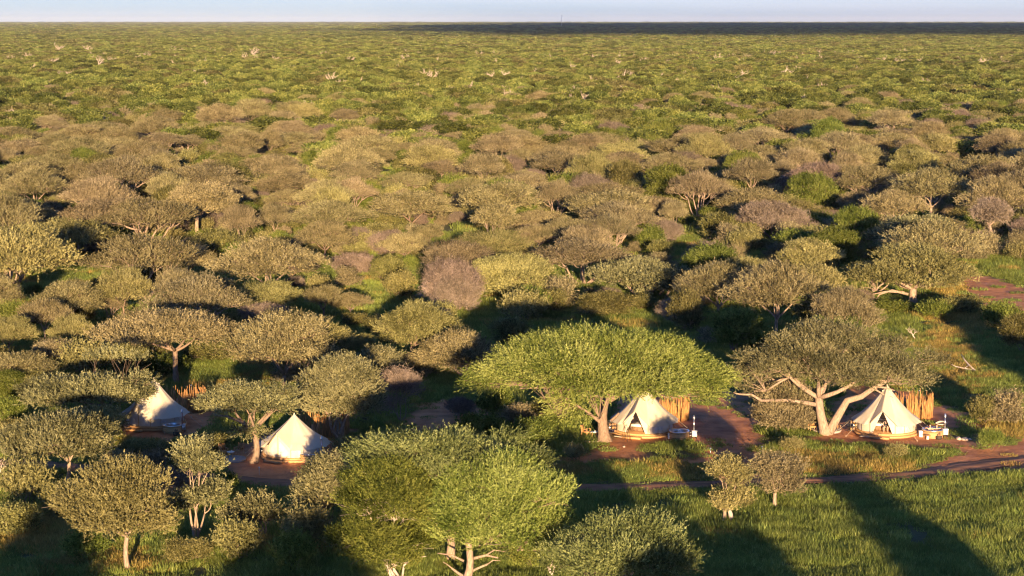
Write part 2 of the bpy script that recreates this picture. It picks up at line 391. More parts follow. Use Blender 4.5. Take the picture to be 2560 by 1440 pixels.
def kmeans(rng, P, k, it=6):
    C = P[rng.choice(len(P), k, replace=False)].copy()
    for _ in range(it):
        l = np.argmin(((P[:, None] - C[None]) ** 2).sum(-1), 1)
        for j in range(k):
            if (l == j).any(): C[j] = P[l == j].mean(0)
    return l, C
def curve(rng, a, b, sag, n=5, wob=.08):
    a = np.array(a, float); b = np.array(b, float); L_ = np.linalg.norm(b - a)
    pts = []
    off = rng.normal(size=3) * wob * L_
    for i in range(n):
        t = i / (n - 1); p = a * (1 - t) + b * t
        p = p + off * math.sin(math.pi * t) + np.array([0, 0, sag * L_ * math.sin(math.pi * t)])
        pts.append(p)
    return pts
def woodwork(rng, mb, pads, prad, forkp, r0, nl=4, base=(0, 0, 0), stems=1, twig=3, fine=True):
    pads = np.asarray(pads); n = len(pads); nl = min(nl, n)
    lab, Cn = kmeans(rng, pads * np.array([1, 1, .4]), nl)
    base = np.array(base, float); forkp = np.array(forkp, float)
    if stems == 1:
        p = curve(rng, base, forkp, 0, 7, .05)
        rr = [r0 * 1.7, r0 * 1.2, r0 * 1.04, r0 * .96, r0 * .92, r0 * .9, r0 * .88]
        mb.tube(p, rr, 9)
    for j in range(nl):
        ii = np.where(lab == j)[0]
        if not len(ii): continue
        c = pads[ii].mean(0); st = forkp
        if stems > 1:
            a = 2 * math.pi * j / nl; st = base + np.array([math.cos(a), math.sin(a), 0]) * r0 * 1.2
        share = math.sqrt(len(ii) / n)
        zlow = np.percentile(pads[ii][:, 2], 35)
        node = st + (c - st) * .62; node[2] = min(max(node[2], st[2] + .3 * (zlow - st[2])), zlow)
        ra = r0 * (.42 + .33 * share) if stems == 1 else r0 * .8; rb = ra * .55
        pp = curve(rng, st, node, -.05, 6, .09)
        mb.tube(pp, list(np.linspace(ra, rb, 6)), 7)
        k2 = max(1, min(4, len(ii) // 3)); l2, c2 = kmeans(rng, pads[ii], k2)
        for q in range(k2):
            jj = ii[l2 == q]
            if not len(jj): continue
            cc = pads[jj].mean(0); nd = node + (cc - node) * .6; nd[2] = min(nd[2], pads[jj][:, 2].min())
            r2 = rb * .62
            mb.tube(curve(rng, node, nd, -.05, 5, .1), list(np.linspace(rb * .85, r2, 5)), 6)
            for m in jj:
                r3 = max(.018, r2 * .5)
                mb.tube(curve(rng, nd, pads[m], .03, 4, .1), list(np.linspace(r3, r3 * .45, 4)), 5, cap=False)
                if fine:
                    for _ in range(twig):
                        e = pads[m] + rng.normal(size=3) * prad[m] * np.array([.55, .55, .22])
                        s_ = nd + (pads[m] - nd) * rng.uniform(.4, .95)
                        mb.tube([s_, e], [r3 * .4, .008], 3, cap=False)

def dome_pads(rng, W, D, z0, z1, pr, kind='umbrella', dens=1.0, lop=.0, gaps=.15, rsf=.40, want=None):
    """centres of leaf clumps: a crown made of several lesser domes carried by the limbs"""
    R, Rd = W / 2, D / 2
    rs = R * rsf * rng.uniform(.9, 1.1); hz = z1 - z0; subs = []
    want = want or (3 if R < 2.2 else 9 if kind == 'umbrella' else 13)
    for t in range(400):
        if len(subs) >= want + 4: break
        a = rng.uniform(0, 2 * math.pi); q = math.sqrt(rng.uniform(0, 1)) * .70
        x, y = (R - rs * .25) * q * math.cos(a) * 1.12, (Rd - rs * .25) * q * math.sin(a) * 1.12
        q = min(1, math.hypot(x / R, y / Rd) / .8)
        if kind == 'umbrella': z = z0 + hz * (.28 + .66 * max(0, 1 - q ** 2.3)) + rng.uniform(-.10, .06) * hz
        else:
            h = math.sqrt(max(0, 1 - q * q)); z = z0 + hz * (.5 + .46 * h * (1 if rng.uniform() < .7 else -.6))
        if kind == 'umbrella' and hz > 1.8 and t % 3 == 2: z = z0 + hz * rng.uniform(.18, .5); x *= 1.08; y *= 1.08
        if kind == 'umbrella' and any(math.sqrt((x - o[0]) ** 2 + (y - o[1]) ** 2 + ((z - o[2]) * 1.5) ** 2) < rs * 1.1 for o in subs): continue
        if kind != 'umbrella' and any(math.sqrt((x - o[0]) ** 2 + (y - o[1]) ** 2 + (z - o[2]) ** 2) < rs * .62 for o in subs): continue
        subs.append((x, y, min(z, z1), rs * rng.uniform(.8, 1.2)))
    pts = []
    for x, y, z, r in subs:
        n = int(dens * 2.4 * (r / pr) ** 2 * (1 if kind == 'umbrella' else 1.6)) + 3
        for _ in range(n * 6):
            if n <= 0: break
            a = rng.uniform(0, 2 * math.pi); q = math.sqrt(rng.uniform(0, 1))
            px, py = x + r * q * math.cos(a), y + r * q * math.sin(a)
            dz = (.42 if kind == 'umbrella' else .75) * r
            pz = z - dz * q ** 2 * rng.uniform(.8, 1.2) - (0 if rng.uniform() < .8 else rng.uniform(.2, 1.1) * dz)
            if kind != 'umbrella' and rng.uniform() < .4: pz = z - dz * rng.uniform(.3, 1.6)
            pz = max(pz, z0 + rng.uniform(0, .15) * hz)
            if any(abs(px - o[0]) < pr * .7 and abs(py - o[1]) < pr * .7 and abs(pz - o[2]) < pr * .38 for o in pts): continue
            pts.append(np.array([px, py, min(pz, z1 - pr * .35)])); n -= 1
    P = np.array(pts)
    ex = max(abs(P[:, 0]).max() + pr * .7, 1e-3); P[:, 0] *= R / ex
    P[:, 0] += lop
    return P

def tree_meshes(seed, W, H, z0, pr=1.2, kind='umbrella', leaf='tan', bark='bark', r0=None, fork=.28, ntw=42, nper=7, size=.19, tlen=.6,
                lop=0., lean=(0, 0), nl=4, flat=.42, stems=1, D=None, dens=1.0, gaps=.15, wid=.5, fine=True, extra=None, up=.35, out=.7, spread=.9, rsf=.40, want=None, limbs=()):
    rng = np.random.RandomState(seed)
    D = D or W
    P = dome_pads(rng, W, D, z0 + pr * .25, H, pr, kind, dens, lop, gaps, rsf, want)
    if extra is not None: P = np.concatenate([P, np.array(extra, float)])
    prad = pr * rng.uniform(.75, 1.3, len(P))
    cen = np.array([lop, 0, z0 - (H - z0) * .35])
    V, T = sprays(rng, P, prad, flat, ntw, nper, size, tlen, cen, wid=wid, up=up, out=out, spread=spread)
    crown = mesh_from('crown', V, np.arange(len(V)).reshape(-1, 3), M[leaf], False, {'tone': T})
    mb = MB(); r0 = r0 or H * .028
    woodwork(rng, mb, P, prad, (lean[0], lean[1], H * fork), r0, nl, stems=stems, fine=fine)
    for path, ra, rb in limbs: mb.tube(path, list(np.linspace(ra, rb, len(path))), 7)
    Vw = np.concatenate(mb.v); Fl = [np.array(mb.f[k]) for k in (3, 4) if mb.f[k]]
    trunk = mesh_from('trunk', Vw, Fl, M[bark], True)
    return trunk, crown

def plant(name, tm, loc, rz=0., s=(1, 1, 1), label=None, cat='tree', group=None):
    e = empty(name, loc, rz); e.scale = s
    link('trunk', tm[0], e)
    if tm[1] is not None: link('crown', tm[1], e)
    tag(e, label, cat, group); return e

def dead_mesh(seed, H, r0=.14, n=5, mat='deadwood', spread=.55):
    rng = np.random.RandomState(seed); mb = MB()
    def grow(p, d, L_, r, lv):
        segs = 4; pts = [p]; q = p
        for i in range(segs):
            d = unit(d + rng.normal(size=3) * .22 + np.array([0, 0, .08])); q = q + d * L_ / segs; pts.append(q)
        mb.tube(pts, list(np.linspace(r, r * .5, len(pts))), 6 if lv < 2 else 4, cap=(lv == 0))
        if lv < 3:
            for k in range(n - lv if lv else n):
                s_ = pts[rng.randint(2, len(pts))]
                dd = unit(d * .6 + rng.normal(size=3) * np.array([1, 1, .45]) * spread * 1.5 + np.array([0, 0, .35]))
                grow(s_, dd, L_ * rng.uniform(.5, .75), r * .48, lv + 1)
    grow(np.zeros(3), np.array([rng.uniform(-.2, .2), rng.uniform(-.2, .2), 1.]), H * .45, r0, 0)
    V = np.concatenate(mb.v); Fl = [np.array(mb.f[k]) for k in (3, 4) if mb.f[k]]
    return mesh_from('trunk', V, Fl, M[mat], True)

# ---- pools of plants to copy (size 1 = their own size)
POOL = {}
def pool(kind, i, W, H, tm): POOL.setdefault(kind, []).append((W, H, tm))
for i, (leaf, W, H, z0, pr, st, nl, bk) in enumerate([
        ('tan', 12, 7.8, 3.7, 1.1, 1, 5, 'palebark'), ('tan', 13, 8.0, 3.8, 1.2, 3, 5, 'palebark'), ('greyleaf', 11, 7.4, 3.7, 1.05, 1, 4, 'palebark'),
        ('tan', 11, 7.2, 2.9, 1.1, 1, 5, 'bark'), ('yel', 11, 6.9, 3.0, 1.1, 1, 4, 'bark'), ('greyleaf', 12.5, 7.8, 4.0, 1.15, 4, 6, 'palebark'),
        ('tan', 9, 6.8, 2.9, .95, 1, 4, 'bark')]):
    pool('acacia', i, W, H, tree_meshes(100 + i, W, H, z0, pr, 'umbrella', leaf, bk, nl=nl, stems=st, ntw=34, nper=10, size=.165, wid=.6, spread=.55, tlen=.7, fork=.26, gaps=.3, D=W * .9, dens=.9))
for i, (leaf, W, H, z0) in enumerate([('green', 7, 6.5, 1.2), ('green', 8, 5.5, 1.0), ('olive', 7, 5.0, 1.0)]):
    pool('round', i, W, H, tree_meshes(200 + i, W, H, z0, 1.0, 'round', leaf, 'bark', fork=.15, ntw=40, nper=7, size=.2, flat=.7, nl=4, stems=3, wid=.6, r0=.11))
for i, (W, H, z0) in enumerate([(6, 3.6, .6), (7, 5.2, 1.6)]):
    pool('mauve', i, W, H, tree_meshes(300 + i, W, H, z0, .95, 'round', 'mauve', 'palebark', fork=.12, ntw=46, nper=6, size=.34, wid=.13, flat=.7, nl=5, stems=4, r0=.08, tlen=.7))
for i, (leaf, W, H) in enumerate([('olive', 3.4, 2.2), ('green', 3.0, 1.8), ('greyleaf', 3.2, 2.4), ('yel', 2.6, 1.5)]):
    pool('shrub', i, W, H, tree_meshes(400 + i, W, H, .15, .6, 'round', leaf, 'bark', fork=.1, ntw=34, nper=6, size=.17, flat=.8, nl=4, stems=4, r0=.035, tlen=.6, up=.8, fine=False))
for i in range(4): pool('dead', i, 4.5, 6.0, (dead_mesh(500 + i, 6.0, r0=.30 if i < 2 else .22, n=4), None))
# broad lighter meshes for the distance
JIT[0] = .12
for i, (leaf, W, H, z0) in enumerate([('far', 8.5, 5.4, .5), ('far', 9.5, 4.9, .5), ('far', 7.0, 5.8, .7), ('olive', 10, 5.5, 1.5)]):
    pool('far', i, W, H, tree_meshes(600 + i, W, H, z0, 1.4, 'round', leaf, 'bark', fork=.2, ntw=34, nper=4, size=.46, flat=.6, wid=.6, nl=3, r0=.12, fine=False, dens=.8))
JIT[0] = .15

PLACED = []       # (x, y, radius)
REG = []          # objects that get an automatic label: (obj, look, noun, x, y, h)
LOOK = {('acacia', 0): 'olive tan flat crowned', ('acacia', 1): 'wide tan many stemmed', ('acacia', 2): 'grey tan flat crowned', ('acacia', 3): 'olive brown domed',
        ('acacia', 4): 'yellowish', ('acacia', 5): 'pale stemmed grey tan', ('acacia', 6): 'small tan', ('round', 0): 'tall round bright green', ('round', 1): 'broad round green',
        ('round', 2): 'rounded olive', ('mauve', 0): 'low leafless mauve', ('mauve', 1): 'tall leafless mauve grey', ('shrub', 0): 'low olive', ('shrub', 1): 'low green',
        ('shrub', 2): 'greyish', ('shrub', 3): 'low yellowish', ('dead', 0): 'bare bleached', ('dead', 1): 'spreading bare bleached', ('dead', 2): 'thin bare pale', ('dead', 3): 'forked bare pale',
        ('far', 0): 'dense green', ('far', 1): 'wide dense green', ('far', 2): 'upright green', ('far', 3): 'olive crowned'}
NAME = {'acacia': ('acacia_tree', 'tree', 'acacia', 'acacias of the woodland behind the tents'), 'round': ('green_bush', 'bush', 'bush', 'green bushes in the woodland'),
        'mauve': ('leafless_bush', 'bush', 'bush', 'leafless mauve bushes in the woodland'), 'shrub': ('shrub', 'shrub', 'shrub', 'low shrubs between the trees'),
        'dead': ('dead_tree', 'tree', 'dead tree', 'dead trees standing in the green bush'), 'far': ('bushwillow_tree', 'tree', 'bush tree', 'green trees beyond the acacias')}
def put(kind, i, x, y, W=None, H=None, rz=0.):
    W0, H0, tm = POOL[kind][i]; s = (W or W0) / W0; sz = (H or H0) / H0
    nm, cat, noun, grp = NAME[kind]
    e = plant(nm, tm, (x, y, -.05), rz, (s, s, sz), None, cat, grp)
    REG.append((e, LOOK[(kind, i)], noun, x, y, kind)); PLACED.append((x, y, s * W0 / 2)); return e

# ------------------------------------------------------------------ the trees one can tell apart
def hero(label, bx, by, x0, x1, yt, yb, leaf='tan', bark='bark', kind='umbrella', seed=1, pr=None, name='acacia_tree', cat='tree', group=None, limbs=(), extra=(), y=0, **kw):
    s = mpp(bx, by); W = (x1 - x0) * s; D = kw.pop('D', .85) * W
    H = (by - yt) * s - .2 * D * .3; z0 = (by - yb) * s + .2 * D * .36
    z0 = min(z0, H - .8)
    pr = pr or max(.55, min(1.25, W * .085))
    def lp(px, py, yo=0): return ((px - bx) * s, yo, (by - py) * s - yo * .2)
    lim = [([lp(*q) for q in path], ra, rb) for path, ra, rb in limbs]
    ex = [lp(*q) for q in extra] or None
    tm = tree_meshes(seed, W, H, z0, pr, kind, leaf, bark, lop=((x0 + x1) / 2 - bx) * s, D=D, limbs=lim, extra=ex, **kw)
    p = at(bx, by); PLACED.append((p.x + ((x0 + x1) / 2 - bx) * s, p.y, W / 2 * .85))
    return plant(name, tm, (p.x, p.y, -.05), 0, (1, 1, 1), label, cat, group)

FG = dict(size=.15, tlen=.65, nper=12, wid=.6, spread=.5)
hero('broad bright green umbrella acacia arching over the left-hand lit tent and its pole screen', 1512, 1105, 1182, 1800, 802, 985, 'lime', 'bark', seed=11,
     pr=1.2, rsf=.30, want=15, r0=.42, fork=.44, lean=(.15, 0), nl=5, ntw=80, nper=13, size=.17, tlen=.95, flat=.34, up=-.12, out=1.0, dens=1.15, gaps=.05, wid=.42, spread=.42, D=.72,
     limbs=[([(1520, 1000), (1545, 985), (1585, 972), (1620, 962), (1665, 940)], .26, .12), ([(1510, 1062), (1490, 1045), (1470, 1028), (1440, 1010), (1410, 990)], .17, .07),
            ([(1527, 1050), (1540, 1038), (1547, 1030)], .14, .10), ([(1505, 990), (1450, 972), (1380, 965), (1300, 968)], .2, .06)],
     extra=[(1440, 1010), (1415, 1030, .5), (1450, 1040, -.5), (1395, 1000), (1420, 985), (1470, 1000), (1400, 1050, .5), (1750, 975, .5), (1720, 985), (1770, 985, -.5), (1690, 970, .5),
            (1780, 965), (1795, 940), (1240, 960), (1215, 965), (1195, 958), (1650, 975, 1), (1740, 960)])
hero('huge grey olive camelthorn with a double trunk beside the right-hand tent', 2065, 1085, 1850, 2300, 795, 985, 'sage', 'palebark', seed=12, pr=.85, r0=.40, fork=.34, rsf=.27, want=15,
     nl=6, ntw=58, nper=12, size=.15, tlen=.75, spread=.5, flat=.55, dens=.9, gaps=.22, D=.75, lean=(-.7, 0), kind='umbrella', wid=.45,
     limbs=[([(2070, 1085), (2090, 1045), (2115, 1000), (2150, 990), (2185, 965), (2215, 950), (2255, 940)], .44, .10), ([(2185, 965), (2210, 968), (2232, 975)], .12, .04),
            ([(2180, 970), (2205, 985), (2228, 992)], .1, .03), ([(1905, 1000), (1880, 985), (1850, 984), (1835, 980)], .14, .04), ([(2040, 1010), (1980, 1000), (1905, 1000)], .2, .13)],
     extra=[(1860, 960), (1880, 975, .4), (1840, 940), (1990, 985, .6), (2300, 895), (2320, 905), (2335, 900), (2285, 905, .5)])
hero('bushy grey green thorn bush at the left foot of the double trunked camelthorn', 1958, 1072, 1893, 2035, 955, 1066, 'greyleaf', 'bark', kind='round', seed=13, name='thorn_bush', cat='bush', ntw=60, **FG)
hero('grey green bushy tree rising just behind the huge camelthorn crown', 2110, 880, 2040, 2175, 722, 850, 'greyleaf', 'bark', kind='round', seed=14, ntw=50, **FG)
hero('bright yellow green acacia with a thick orange trunk at the bottom centre', 1165, 1452, 1062, 1420, 1118, 1375, 'lime', 'palebark', seed=15, pr=.85, rsf=.34, want=12, r0=.24, fork=.42, nl=5,
     ntw=80, nper=12, size=.15, tlen=.65, flat=.45, dens=1.5, gaps=.08, D=.7, wid=.45, up=.6, spread=.45, kind='umbrella',
     limbs=[([(1178, 1395), (1215, 1385), (1245, 1392)], .12, .05), ([(1165, 1435), (1190, 1420), (1218, 1408)], .1, .07), ([(1160, 1440), (1145, 1430), (1130, 1418)], .12, .07), ([(1130, 1418), (1118, 1408), (1108, 1402)], .05, .02), ([(1218, 1408), (1232, 1398), (1250, 1399)], .05, .02), ([(1215, 1385), (1235, 1372), (1262, 1376)], .06, .02), ([(1160, 1400), (1130, 1385), (1095, 1380)], .09, .03)],
     extra=[(1290, 1330), (1340, 1340), (1370, 1320), (1240, 1330), (1300, 1365, -.4), (1350, 1370), (1390, 1300), (1260, 1350, -.5), (1200, 1320), (1130, 1300)])
hero('cool green acacia reaching out behind the bright yellow green one at the bottom', 1125, 1405, 868, 1362, 1062, 1180, 'blue', 'palebark', seed=16, pr=1.0, r0=.26, fork=.5, nl=5,
     ntw=70, nper=12, size=.15, tlen=.7, flat=.4, dens=1.0, gaps=.25, D=.6, wid=.45, up=.4, spread=.45, extra=[(1300, 1135), (1325, 1155), (1335, 1175), (1270, 1095), (900, 1190), (930, 1160)])
hero('dark green dense thorn tree left of the bright bottom one, dead twigs beneath', 985, 1448, 845, 1105, 1140, 1420, 'deep', 'deadwood', kind='round', seed=17, pr=.9, ntw=80, nper=11,
     size=.14, tlen=.6, spread=.5, dens=1.3, gaps=.12, r0=.14, fork=.1, stems=3, D=.8, up=.6,
     limbs=[([(1000, 1445), (985, 1420), (960, 1400), (945, 1395)], .09, .03), ([(1005, 1445), (1010, 1410), (1035, 1392), (1065, 1388)], .09, .02), ([(990, 1430), (975, 1395), (990, 1375)], .06, .02),
            ([(870, 1345), (890, 1330)], .03, .02), ([(930, 1345), (960, 1362)], .05, .02)])
hero('flat topped grey green acacia cut off by the bottom edge of the picture', 1560, 1530, 1375, 1742, 1288, 1440, 'blue', 'palebark', seed=18, pr=.95, r0=.22, fork=.35, nl=6, ntw=60, nper=12,
     size=.14, tlen=.8, flat=.5, dens=1.0, gaps=.3, D=.8, wid=.45, up=.6, spread=.42)
hero('small round thorn tree alone in the green meadow beside a pale stump', 1812, 1304, 1764, 1868, 1150, 1285, 'yel', 'palebark', kind='round', seed=19, pr=.6, ntw=60, r0=.13, fork=.3, nper=7, size=.17, tlen=.75, up=.75)
hero('small greyish thorn tree with bare twigs right of the round one in the meadow', 1937, 1268, 1878, 2008, 1132, 1245, 'greyleaf', 'palebark', kind='round', seed=20, pr=.65, ntw=46, r0=.14, fork=.3, nper=7, size=.15, tlen=.7, up=.5)
hero('olive green round crowned acacia with a slender forked trunk at the bottom left', 320, 1428, 152, 450, 1152, 1345, 'yel', 'palebark', seed=21, pr=.9, ntw=66, r0=.16, fork=.34, nl=5, dens=1.5, gaps=.12, D=.8, up=.5, flat=.6, kind='umbrella', **FG)
hero('tall narrow pale thorn tree with twisted stems right of the forked bottom left acacia', 487, 1352, 425, 562, 1095, 1310, 'sage', 'palebark', kind='round', seed=22, pr=.8, ntw=56, r0=.13, stems=2, fork=.2, gaps=.2, up=.6, **FG)
hero('thin leafed little acacia with a crooked stem between the twisted and the leaning tree', 662, 1342, 572, 712, 1240, 1325, 'sage', 'palebark', kind='umbrella', seed=23, pr=.65, ntw=36, r0=.09, stems=2, fork=.2, gaps=.3, up=.4, **FG)
hero('grey green tree leaning right on a bent orange trunk in front of the second tent', 742, 1332, 752, 905, 1150, 1270, 'sage', 'palebark', seed=24, pr=.9, ntw=60, r0=.22, fork=.36, lean=(1.9, 0), gaps=.15, dens=1.3, flat=.6, **FG)
hero('spreading grey green acacia at the left edge below the leftmost tent', 165, 1215, 8, 290, 1025, 1150, 'sage', 'palebark', seed=25, pr=1.0, ntw=58, r0=.17, fork=.35, gaps=.15, dens=1.2, lean=(.3, 0), **FG)
hero('small fresh green tree close to the left side of the leftmost tent', 218, 1108, 172, 300, 1022, 1095, 'yel', 'bark', kind='round', seed=26, pr=.7, ntw=52, r0=.12, **FG)
hero('dark trunked acacia spreading over the left side of the leftmost tent', 272, 1076, 45, 378, 922, 1008, 'sage', 'bark', seed=27, pr=.95, ntw=60, r0=.22, fork=.42, gaps=.22, dens=1.1, D=.45, extra=[(240, 895), (280, 888), (320, 892), (350, 900), (345, 945), (375, 955)], **FG)
hero('low crowned acacia with a rough thick trunk left of the second tent', 635, 1158, 488, 730, 962, 1032, 'sage', 'bark', seed=28, pr=.85, ntw=56, r0=.26, fork=.46, gaps=.2, dens=1.1, D=.45, extra=[(700, 975), (720, 985), (625, 1070), (640, 1080), (612, 1075)],
     limbs=[([(630, 1065), (600, 1050), (570, 1038), (540, 1035)], .17, .07), ([(650, 1060), (675, 1035), (695, 1010), (700, 995)], .14, .07)], **FG)
hero('many stemmed grey tree in front of the pole screen of the second tent', 848, 1100, 742, 965, 890, 1045, 'sage', 'palebark', seed=29, pr=1.05, ntw=60, r0=.16, stems=5, nl=6, gaps=.12, dens=1.4, flat=.6, **FG)
hero('leafless mauve thorn bush right of the many stemmed grey tree', 1000, 1052, 948, 1052, 925, 1040, 'mauve', 'palebark', kind='round', seed=30, pr=.8, ntw=60, name='leafless_bush', cat='bush', stems=4, r0=.07, size=.3, wid=.13, tlen=.7, nper=6)
hero('many trunked round topped acacia in the glade above the second tent', 762, 932, 628, 885, 790, 900, 'yel', 'palebark', seed=31, pr=1.1, ntw=56, r0=.2, stems=4, nl=5, dens=1.3, gaps=.1, **FG)
hero('wide flat topped acacia with a dark trunk above the leftmost tent', 440, 960, 242, 592, 768, 862, 'tan', 'bark', seed=32, pr=1.2, ntw=56, r0=.28, fork=.48, nl=6, dens=1.15, gaps=.12, **FG)
hero('flat crowned tan acacia left of the broad bright green tree', 1162, 945, 1040, 1262, 826, 925, 'tan', 'palebark', seed=33, pr=1.0, ntw=52, r0=.2, stems=3, nl=5, **FG)
hero('yellow olive acacia standing above the flat crowned tan one in mid picture', 1030, 905, 942, 1152, 752, 868, 'yel', 'bark', seed=34, pr=1.05, ntw=60, r0=.2, up=.7, gaps=.1, **FG)
hero('small grey tree poking up behind the many stemmed one at the second tent', 955, 985, 880, 1005, 862, 960, 'sage', 'bark', seed=35, pr=.9, ntw=52, r0=.14, **FG)
hero('golden olive umbrella acacia with a stout pale trunk above the bright green shrubs', 2282, 758, 2122, 2425, 602, 715, 'yel', 'palebark', seed=36, pr=1.3, ntw=72, nper=8, size=.24, tlen=.7, r0=.5, fork=.26, nl=6, dens=1.25, gaps=.12, D=.7,
     limbs=[([(2270, 735), (2230, 725), (2200, 735), (2190, 750)], .2, .05), ([(2260, 730), (2215, 728), (2170, 738)], .16, .05)], extra=[(2140, 725), (2160, 735, 1), (2410, 690)])
hero('great domed grey olive acacia right behind the golden olive umbrella tree', 2290, 668, 2178, 2422, 528, 640, 'sage', 'bark', seed=37, pr=1.3, ntw=60, nper=8, size=.24, tlen=.7, r0=.3, dens=1.3)
hero('pale cream leafed round tree over lime green undergrowth in the centre', 1295, 752, 1180, 1385, 632, 738, 'yel', 'palebark', seed=38, pr=1.15, ntw=60, nper=8, size=.22, tlen=.6, r0=.25, stems=3, nl=5, kind='round')
hero('sprawling grey acacia with bent pale limbs above the broad bright green tree', 1610, 748, 1450, 1765, 632, 735, 'sage', 'palebark', seed=39, pr=1.25, ntw=56, nper=8, size=.24, tlen=.6, r0=.35, stems=3, nl=6, dens=1.2, D=.6)
hero('yellowish double crowned tree between the mauve bush and the camelthorn', 1858, 748, 1790, 1938, 645, 735, 'yel', 'palebark', seed=40, pr=1.1, ntw=58, nper=7, size=.22, r0=.16, kind='round', stems=3, up=.7)
hero('pale limbed sparse tree standing behind a smaller acacia right of centre', 2030, 700, 1942, 2100, 592, 682, 'yel', 'deadwood', seed=41, pr=1.0, ntw=48, nper=7, size=.22, r0=.18, gaps=.3)
hero('low spreading olive acacia in front of the pale limbed sparse tree', 2032, 765, 1960, 2110, 660, 728, 'yel', 'bark', seed=42, pr=1.0, ntw=56, nper=7, size=.21, r0=.15)
hero('big round bright green bush tree alone among tan acacias right of centre', 1662, 525, 1618, 1722, 415, 508, 'green', 'bark', kind='round', seed=43, pr=1.5, ntw=70, nper=8, size=.3, tlen=.8, r0=.2, name='green_bush', cat='bush', flat=.8, dens=1.4)
hero('dense dark green bush tree in the shade right of the broad bright green tree', 1835, 880, 1775, 1895, 775, 868, 'green', 'bark', kind='round', seed=44, pr=1.0, ntw=62, nper=8, size=.2, r0=.12, name='green_bush', cat='bush', stems=3)
hero('tall bare limbed grey tree with wide open branching in the upper right woodland', 2046, 510, 1965, 2115, 405, 475, 'mauve', 'palebark', seed=45, pr=1.2, ntw=60, nper=6, size=.4, wid=.2, tlen=.8, r0=.34, fork=.3, nl=5, gaps=.3)
hero('mauve grey spreading tree with long crooked limbs in the right woodland', 1935, 598, 1828, 2012, 498, 580, 'mauve', 'palebark', seed=46, pr=1.2, ntw=70, nper=6, size=.4, wid=.22, tlen=.8, r0=.25, stems=3, nl=5, gaps=.1)
hero('tall mauve topped tree wrapped in climbers near the right edge', 2472, 622, 2428, 2522, 500, 565, 'mauve', 'palebark', seed=47, pr=1.0, ntw=70, nper=6, size=.36, wid=.2, tlen=.7, r0=.22, fork=.5, extra=[(2470, 600), (2465, 585), (2480, 612), (2475, 595)])
hero('grand umbrella acacia with a forked pale trunk in the left woodland', 494, 595, 408, 602, 452, 540, 'tan', 'palebark', seed=48, pr=1.3, ntw=56, nper=7, size=.26, tlen=.7, r0=.34, fork=.42, nl=5, gaps=.1, dens=1.15)
hero('wide dark stemmed acacia left of the grand umbrella one', 335, 600, 165, 440, 487, 565, 'greyleaf', 'bark', seed=49, pr=1.35, ntw=54, nper=7, size=.27, tlen=.7, r0=.28, stems=4, nl=6, gaps=.1)
hero('big domed olive acacia at the left overlooking dark shade', 195, 655, 5, 285, 540, 625, 'yel', 'bark', seed=50, pr=1.4, ntw=58, nper=7, size=.26, tlen=.7, r0=.3, nl=6, dens=1.15)
hero('small stag headed tree with bare pale limbs in the left woodland', 205, 508, 145, 268, 405, 482, 'tan', 'deadwood', seed=51, pr=1.2, ntw=50, nper=7, size=.27, r0=.22, stems=3, gaps=.2)
hero('vase shaped tree on many slim pale stems near the centre', 1233, 622, 1180, 1292, 512, 568, 'tan', 'palebark', seed=52, pr=1.1, ntw=50, nper=7, size=.25, r0=.17, stems=6, nl=7)
hero('tree on two slim pale stems left of the many trunked one', 652, 905, 628, 715, 812, 850, 'yel', 'palebark', seed=53, pr=.75, ntw=50, r0=.11, stems=2, nl=2, **FG)

